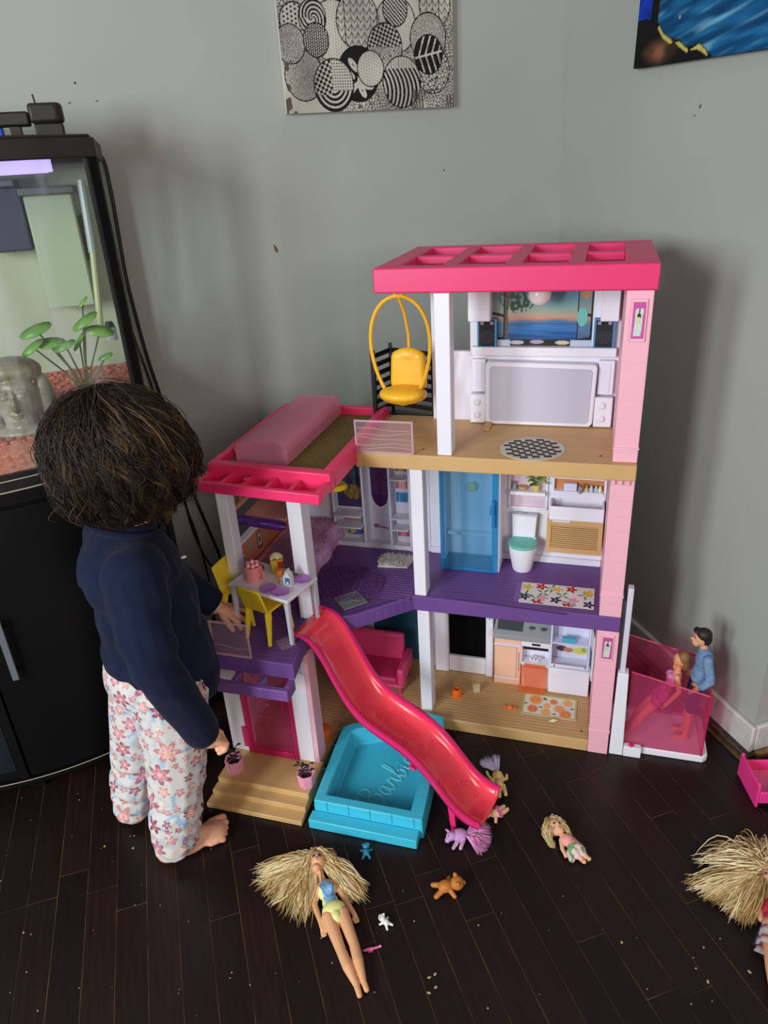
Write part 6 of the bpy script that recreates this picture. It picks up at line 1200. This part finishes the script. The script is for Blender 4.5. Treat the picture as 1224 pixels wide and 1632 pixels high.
bkm = mat('tank_back', (176, 184, 158), .7, 0, .2, (5, (206, 206, 196), .9, (1.5, 1, .6)))
obj('back_sheet', T_(B(XC - HWD + .012, 1.936, .9, XC + HWD - .012, 1.944, 1.368)), bkm, tank)
grm = mat('gravel', (190, 92, 74), .8, 0, .3, (120, (226, 150, 124), .9), (90, 1.0))
obj('gravel_bed', T_(MB().prism(bow(-.0075), .812, .868)), grm, tank)
pb_ = MB(); 
for _ in range(1700):
    x = random.uniform(-.36, .40); y = 1.49 + .14 * (x / HWD) ** 2 + .014 + random.random() ** 1.5 * .38
    if y > 1.93: continue
    r = random.uniform(.004, .0075); z = .87 + max(0, (y - 1.66)) * .16; pb_.ell((XC + x, y, z), (r, r * random.uniform(.7, 1.2), r * .7), 6, 4, (0, 0, random.random() * 3))
for _ in range(700):
    x = random.uniform(-.3, .40); r = random.uniform(.004, .007); pb_.ell((XC + x, 1.49 + .14 * (x / HWD) ** 2 + .0125, random.uniform(.816, .87)), (r, r * .6, r * .8), 6, 4)
o = obj('gravel_pebbles', T_(pb_), grm, tank); o['kind'] = 'stuff'
slope = obj('gravel_slope', T_(MB().hexa([(XC - .42, 1.66, .86), (XC + .425, 1.66, .86), (XC + .425, 1.935, .86), (XC - .42, 1.935, .86), (XC - .42, 1.66, .868), (XC + .425, 1.66, .868), (XC + .425, 1.935, .912), (XC - .42, 1.935, .912)])), grm, tank)
lampm = glow('tank_lamp_reflection', (176, 156, 255), 1.5)
obj('light_strip_reflection', T_(B(XC - .38, 1.66, 1.352, XC + .35, 1.70, 1.374)), lampm, tank); obj('light_strip_reflection', T_(B(XC - .38, 1.79, 1.352, XC + .33, 1.82, 1.374)), lampm, tank)  # lamp strips made taller to stand in for their reflection on the water
obj('filter_box', T_(B(XC + .262, 1.86, 1.07, XC + .362, 1.934, 1.31)), mat('filter_pale', (176, 190, 158), .5), tank, .004); obj('filter_lid', T_(B(XC + .255, 1.852, 1.3105, XC + .37, 1.934, 1.326)), mat('filter_grey', (104, 108, 104), .5), tank, .003)
obj('filter_body', T_(B(XC + .16, 1.86, 1.2, XC + .258, 1.934, 1.33)), mat('slate_plastic', (44, 52, 76), .4), tank, .004); obj('filter_cap', T_(B(XC + .15, 1.85, 1.3305, XC + .252, 1.934, 1.345)), MATS['filter_grey'], tank, .003)
gt = obj('intake_grate', T_(B(XC + .366, 1.90, 1.165, XC + .38, 1.935, 1.265)), MATS['filter_grey'], tank)
for k in range(14): obj('grate_slot', T_(B(XC + .364, 1.897, 1.169 + k * .0068, XC + .381, 1.9, 1.1725 + k * .0068)), mat('slot_dark', (44, 46, 44), .6), tank)
obj('heater_tube', T_(MB().tube([(XC + .392, 1.8, 1.335), (XC + .384, 1.8, 1.19)], .009, 10)), mat('tube_grey', (170, 180, 176), .3), tank); obj('heater_tube', T_(MB().tube([(XC + .384, 1.8, 1.19), (XC + .366, 1.8, 1.03)], .007, 10)), mat('tube_cream', (196, 198, 150), .4), tank)
obj('intake_cage', T_(MB().lathe([(.013, 0), (.013, .03), (.001, .03)], (XC + .383, 1.84, .99), 12)), mat('cage_white', (206, 206, 214), .5), tank); obj('intake_cap', T_(MB().lathe([(.012, 0), (.008, .012), (.001, .012)], (XC + .383, 1.84, 1.0205), 12)), blackp, tank)
# stone head ornament
OX, OY, OZ = XC + .19, 1.60, .868
om = blob([('e', (OX, OY, OZ + .07), (.042, .036, .062)), ('e', (OX, OY - .002, OZ + .03), (.034, .032, .034)), ('e', (OX, OY + .012, OZ + .125), (.06, .04, .03)), ('e', (OX - .05, OY + .02, OZ + .07), (.022, .025, .06)), ('e', (OX + .052, OY + .02, OZ + .06), (.02, .025, .055)), ('e', (OX, OY - .039, OZ + .066), (.0075, .01, .015)), ('e', (OX, OY - .034, OZ + .083), (.005, .006, .012)),
   ('e', (OX - .017, OY - .03, OZ + .092), (.013, .008, .004)), ('e', (OX + .017, OY - .03, OZ + .092), (.013, .008, .004)), ('e', (OX - .016, OY - .032, OZ + .082), (.008, .005, .004)), ('e', (OX + .016, OY - .032, OZ + .082), (.008, .005, .004)), ('e', (OX, OY - .031, OZ + .046), (.014, .007, .0035)), ('e', (OX, OY - .029, OZ + .040), (.011, .007, .0035)), ('e', (OX, OY - .024, OZ + .018), (.012, .01, .01)), ('e', (OX, OY, OZ + .005), (.06, .045, .018))], .002, 2)
V = verts(om); V -= np.array([XC, 1.7, .7785]); om.vertices.foreach_set('co', V.ravel()); om.update()
link('stone_head', om, mat('stone_olive', (118, 98, 66), .35, 0, .6, (22, (176, 170, 160), .9), (60, .9)), tank, label='stone face ornament')
obj('rock', T_(MB().ell((XC + .27, 1.63, .885), (.028, .025, .03), 9, 6, (.3, .2, .5))), mat('rock_dark', (54, 44, 40), .8, bump=(40, 1.0)), tank, .002)
# water plant
gl = mat('water_leaf', (88, 148, 60), .4, 0, .5, (30, (140, 176, 70), .8)); PX, PY, PZ = XC + .323, 1.64, .9
for lx, lz, sx, tl in [(.028, 1.074, .027, .5), (.052, 1.05, .03, -.6), (-.072, 1.062, .03, .2), (-.05, 1.034, .028, -.3), (-.02, 1.03, .02, .2), (.05, .992, .014, -.1), (.03, 1.108, .012, .6), (-.085, 1.03, .024, .5), (.0, .92, .018, .0), (.006, 1.03, .02, .9)]:
    e = (PX + lx, PY + random.uniform(-.02, .02), lz); obj('stem', T_(MB().tube([(PX, PY, PZ), (PX + lx * .35, PY, PZ + (lz - PZ) * .5), e], .0019, 5)), mat('stem_brown', (72, 88, 46), .6), tank)
    q = MB(); c0, s0 = math.cos(tl), math.sin(tl); pts = []
    for t in np.linspace(0, 6.283, 13)[:-1]: x, y = sx * math.cos(t) * 1.15, sx * .62 * math.sin(t); pts.append((e[0] + x * c0, e[1] - .006 + y * .6, e[2] + x * s0 * .6 + y * .55 + .006 * math.cos(t)))
    q.add(pts + [(e[0], e[1] - .002, e[2] + .004)], [(i, (i + 1) % 12, 12) for i in range(12)]); o = obj('leaf', T_(q), gl, tank); so = o.modifiers.new('thick', 'SOLIDIFY'); so.thickness = .0012
for k in range(7): a = k * .9; obj('leaf', T_(MB().ell((XC + .29 + .03 * math.cos(a), 1.6 + .02 * math.sin(a), .9 + .012 * (k % 3)), (.016, .008, .003), 8, 5, (.5 * math.sin(k), .4, a))), mat('moss', (60, 96, 44), .7), tank)
# filter motor and light bar lying on the hood
fm = thing('filter_motor', 'black pump motor standing on the aquarium hood', 'pump', (-.145, 1.80, 1.4125))
obj('motor', MB().prism([(-.034, -.02), (.02, -.02), (.03, -.01), (.03, .025), (-.034, .025)], .03, .066), hood, fm, .006); obj('column', MB().box(-.028, -.014, 0, .026, .02, .0298), hood, fm, .003); obj('nozzle', MB().tube([(-.018, 0, .066), (-.02, 0, .082)], .002, 6), hood, fm)
lb_ = thing('light_bar', 'black light bar with blue strip on top of the aquarium', 'light bar', (-.45, 1.8, 1.4125))
obj('bar', B(-.3, -.02, .026, .27, .02, .052), hood, lb_, .004); obj('blue_strip', B(-.3, -.018, .004, .215, .018, .0258), mat('strip_blue', (20, 70, 220), .4), lb_, .002)
for x in (-.28, .24): obj('bracket', B(x - .01, -.015, 0, x + .01, .015, .026), hood, lb_, .001)
# cables hanging between tank and wall
cbm = mat('cable_black', (10, 10, 11), .45)
def cord(label, pts, r):
    pts = [(p[0] + .015, p[1], p[2]) for p in pts]; c3 = [Vector(p) for p in pts]; out_ = []
    for i in range(len(c3) - 1):
        p0, p1, p2, p3 = c3[max(i - 1, 0)], c3[i], c3[i + 1], c3[min(i + 2, len(c3) - 1)]
        for k in range(6): t = k / 6; out_.append(.5 * ((2 * p1) + (-p0 + p2) * t + (2 * p0 - 5 * p1 + 4 * p2 - p3) * t * t + (-p0 + 3 * p1 - 3 * p2 + p3) * t ** 3))
    out_.append(c3[-1]); b0 = Vector(pts[-1]); t = thing('power_cord', label, 'cord', b0); obj('cable', MB().tube([p - b0 for p in out_], r, 8), cbm, t); obj('plug', MB().tube([Vector((0, 0, -.012)), Vector((0, 0, .012))], r * 1.9, 8), cbm, t)
cord('thick black cord hanging from the aquarium hood down the wall', [(-.12, 1.97, 1.40), (-.079, 1.985, 1.382), (-.073, 1.985, 1.315), (-.075, 1.985, 1.218), (-.078, 1.985, 1.117), (-.074, 1.985, 1.025), (-.066, 1.985, .911), (-.053, 1.985, .808), (-.033, 1.985, .65), (-.014, 1.985, .506), (.015, 1.985, .357), (.035, 1.985, .244), (.036, 1.985, .188), (.03, 1.97, .05)], .0045)
cord('thin black cord crossing behind the thick one on the wall', [(-.13, 1.99, 1.18), (-.101, 1.99, 1.042), (-.081, 1.993, .912), (-.065, 1.993, .791), (-.05, 1.993, .63), (-.043, 1.993, .509), (-.035, 1.993, .386), (-.016, 1.993, .297), (.019, 1.993, .201), (.03, 1.993, .06)], .003)
cord('thin black cord ending lowest beside the yellow chair', [(-.1, 1.998, .9), (-.07, 1.999, .7), (-.047, 1.999, .5), (-.028, 1.999, .374), (-.02, 1.999, .276), (-.015, 1.999, .164), (-.024, 1.999, .06)], .0028)
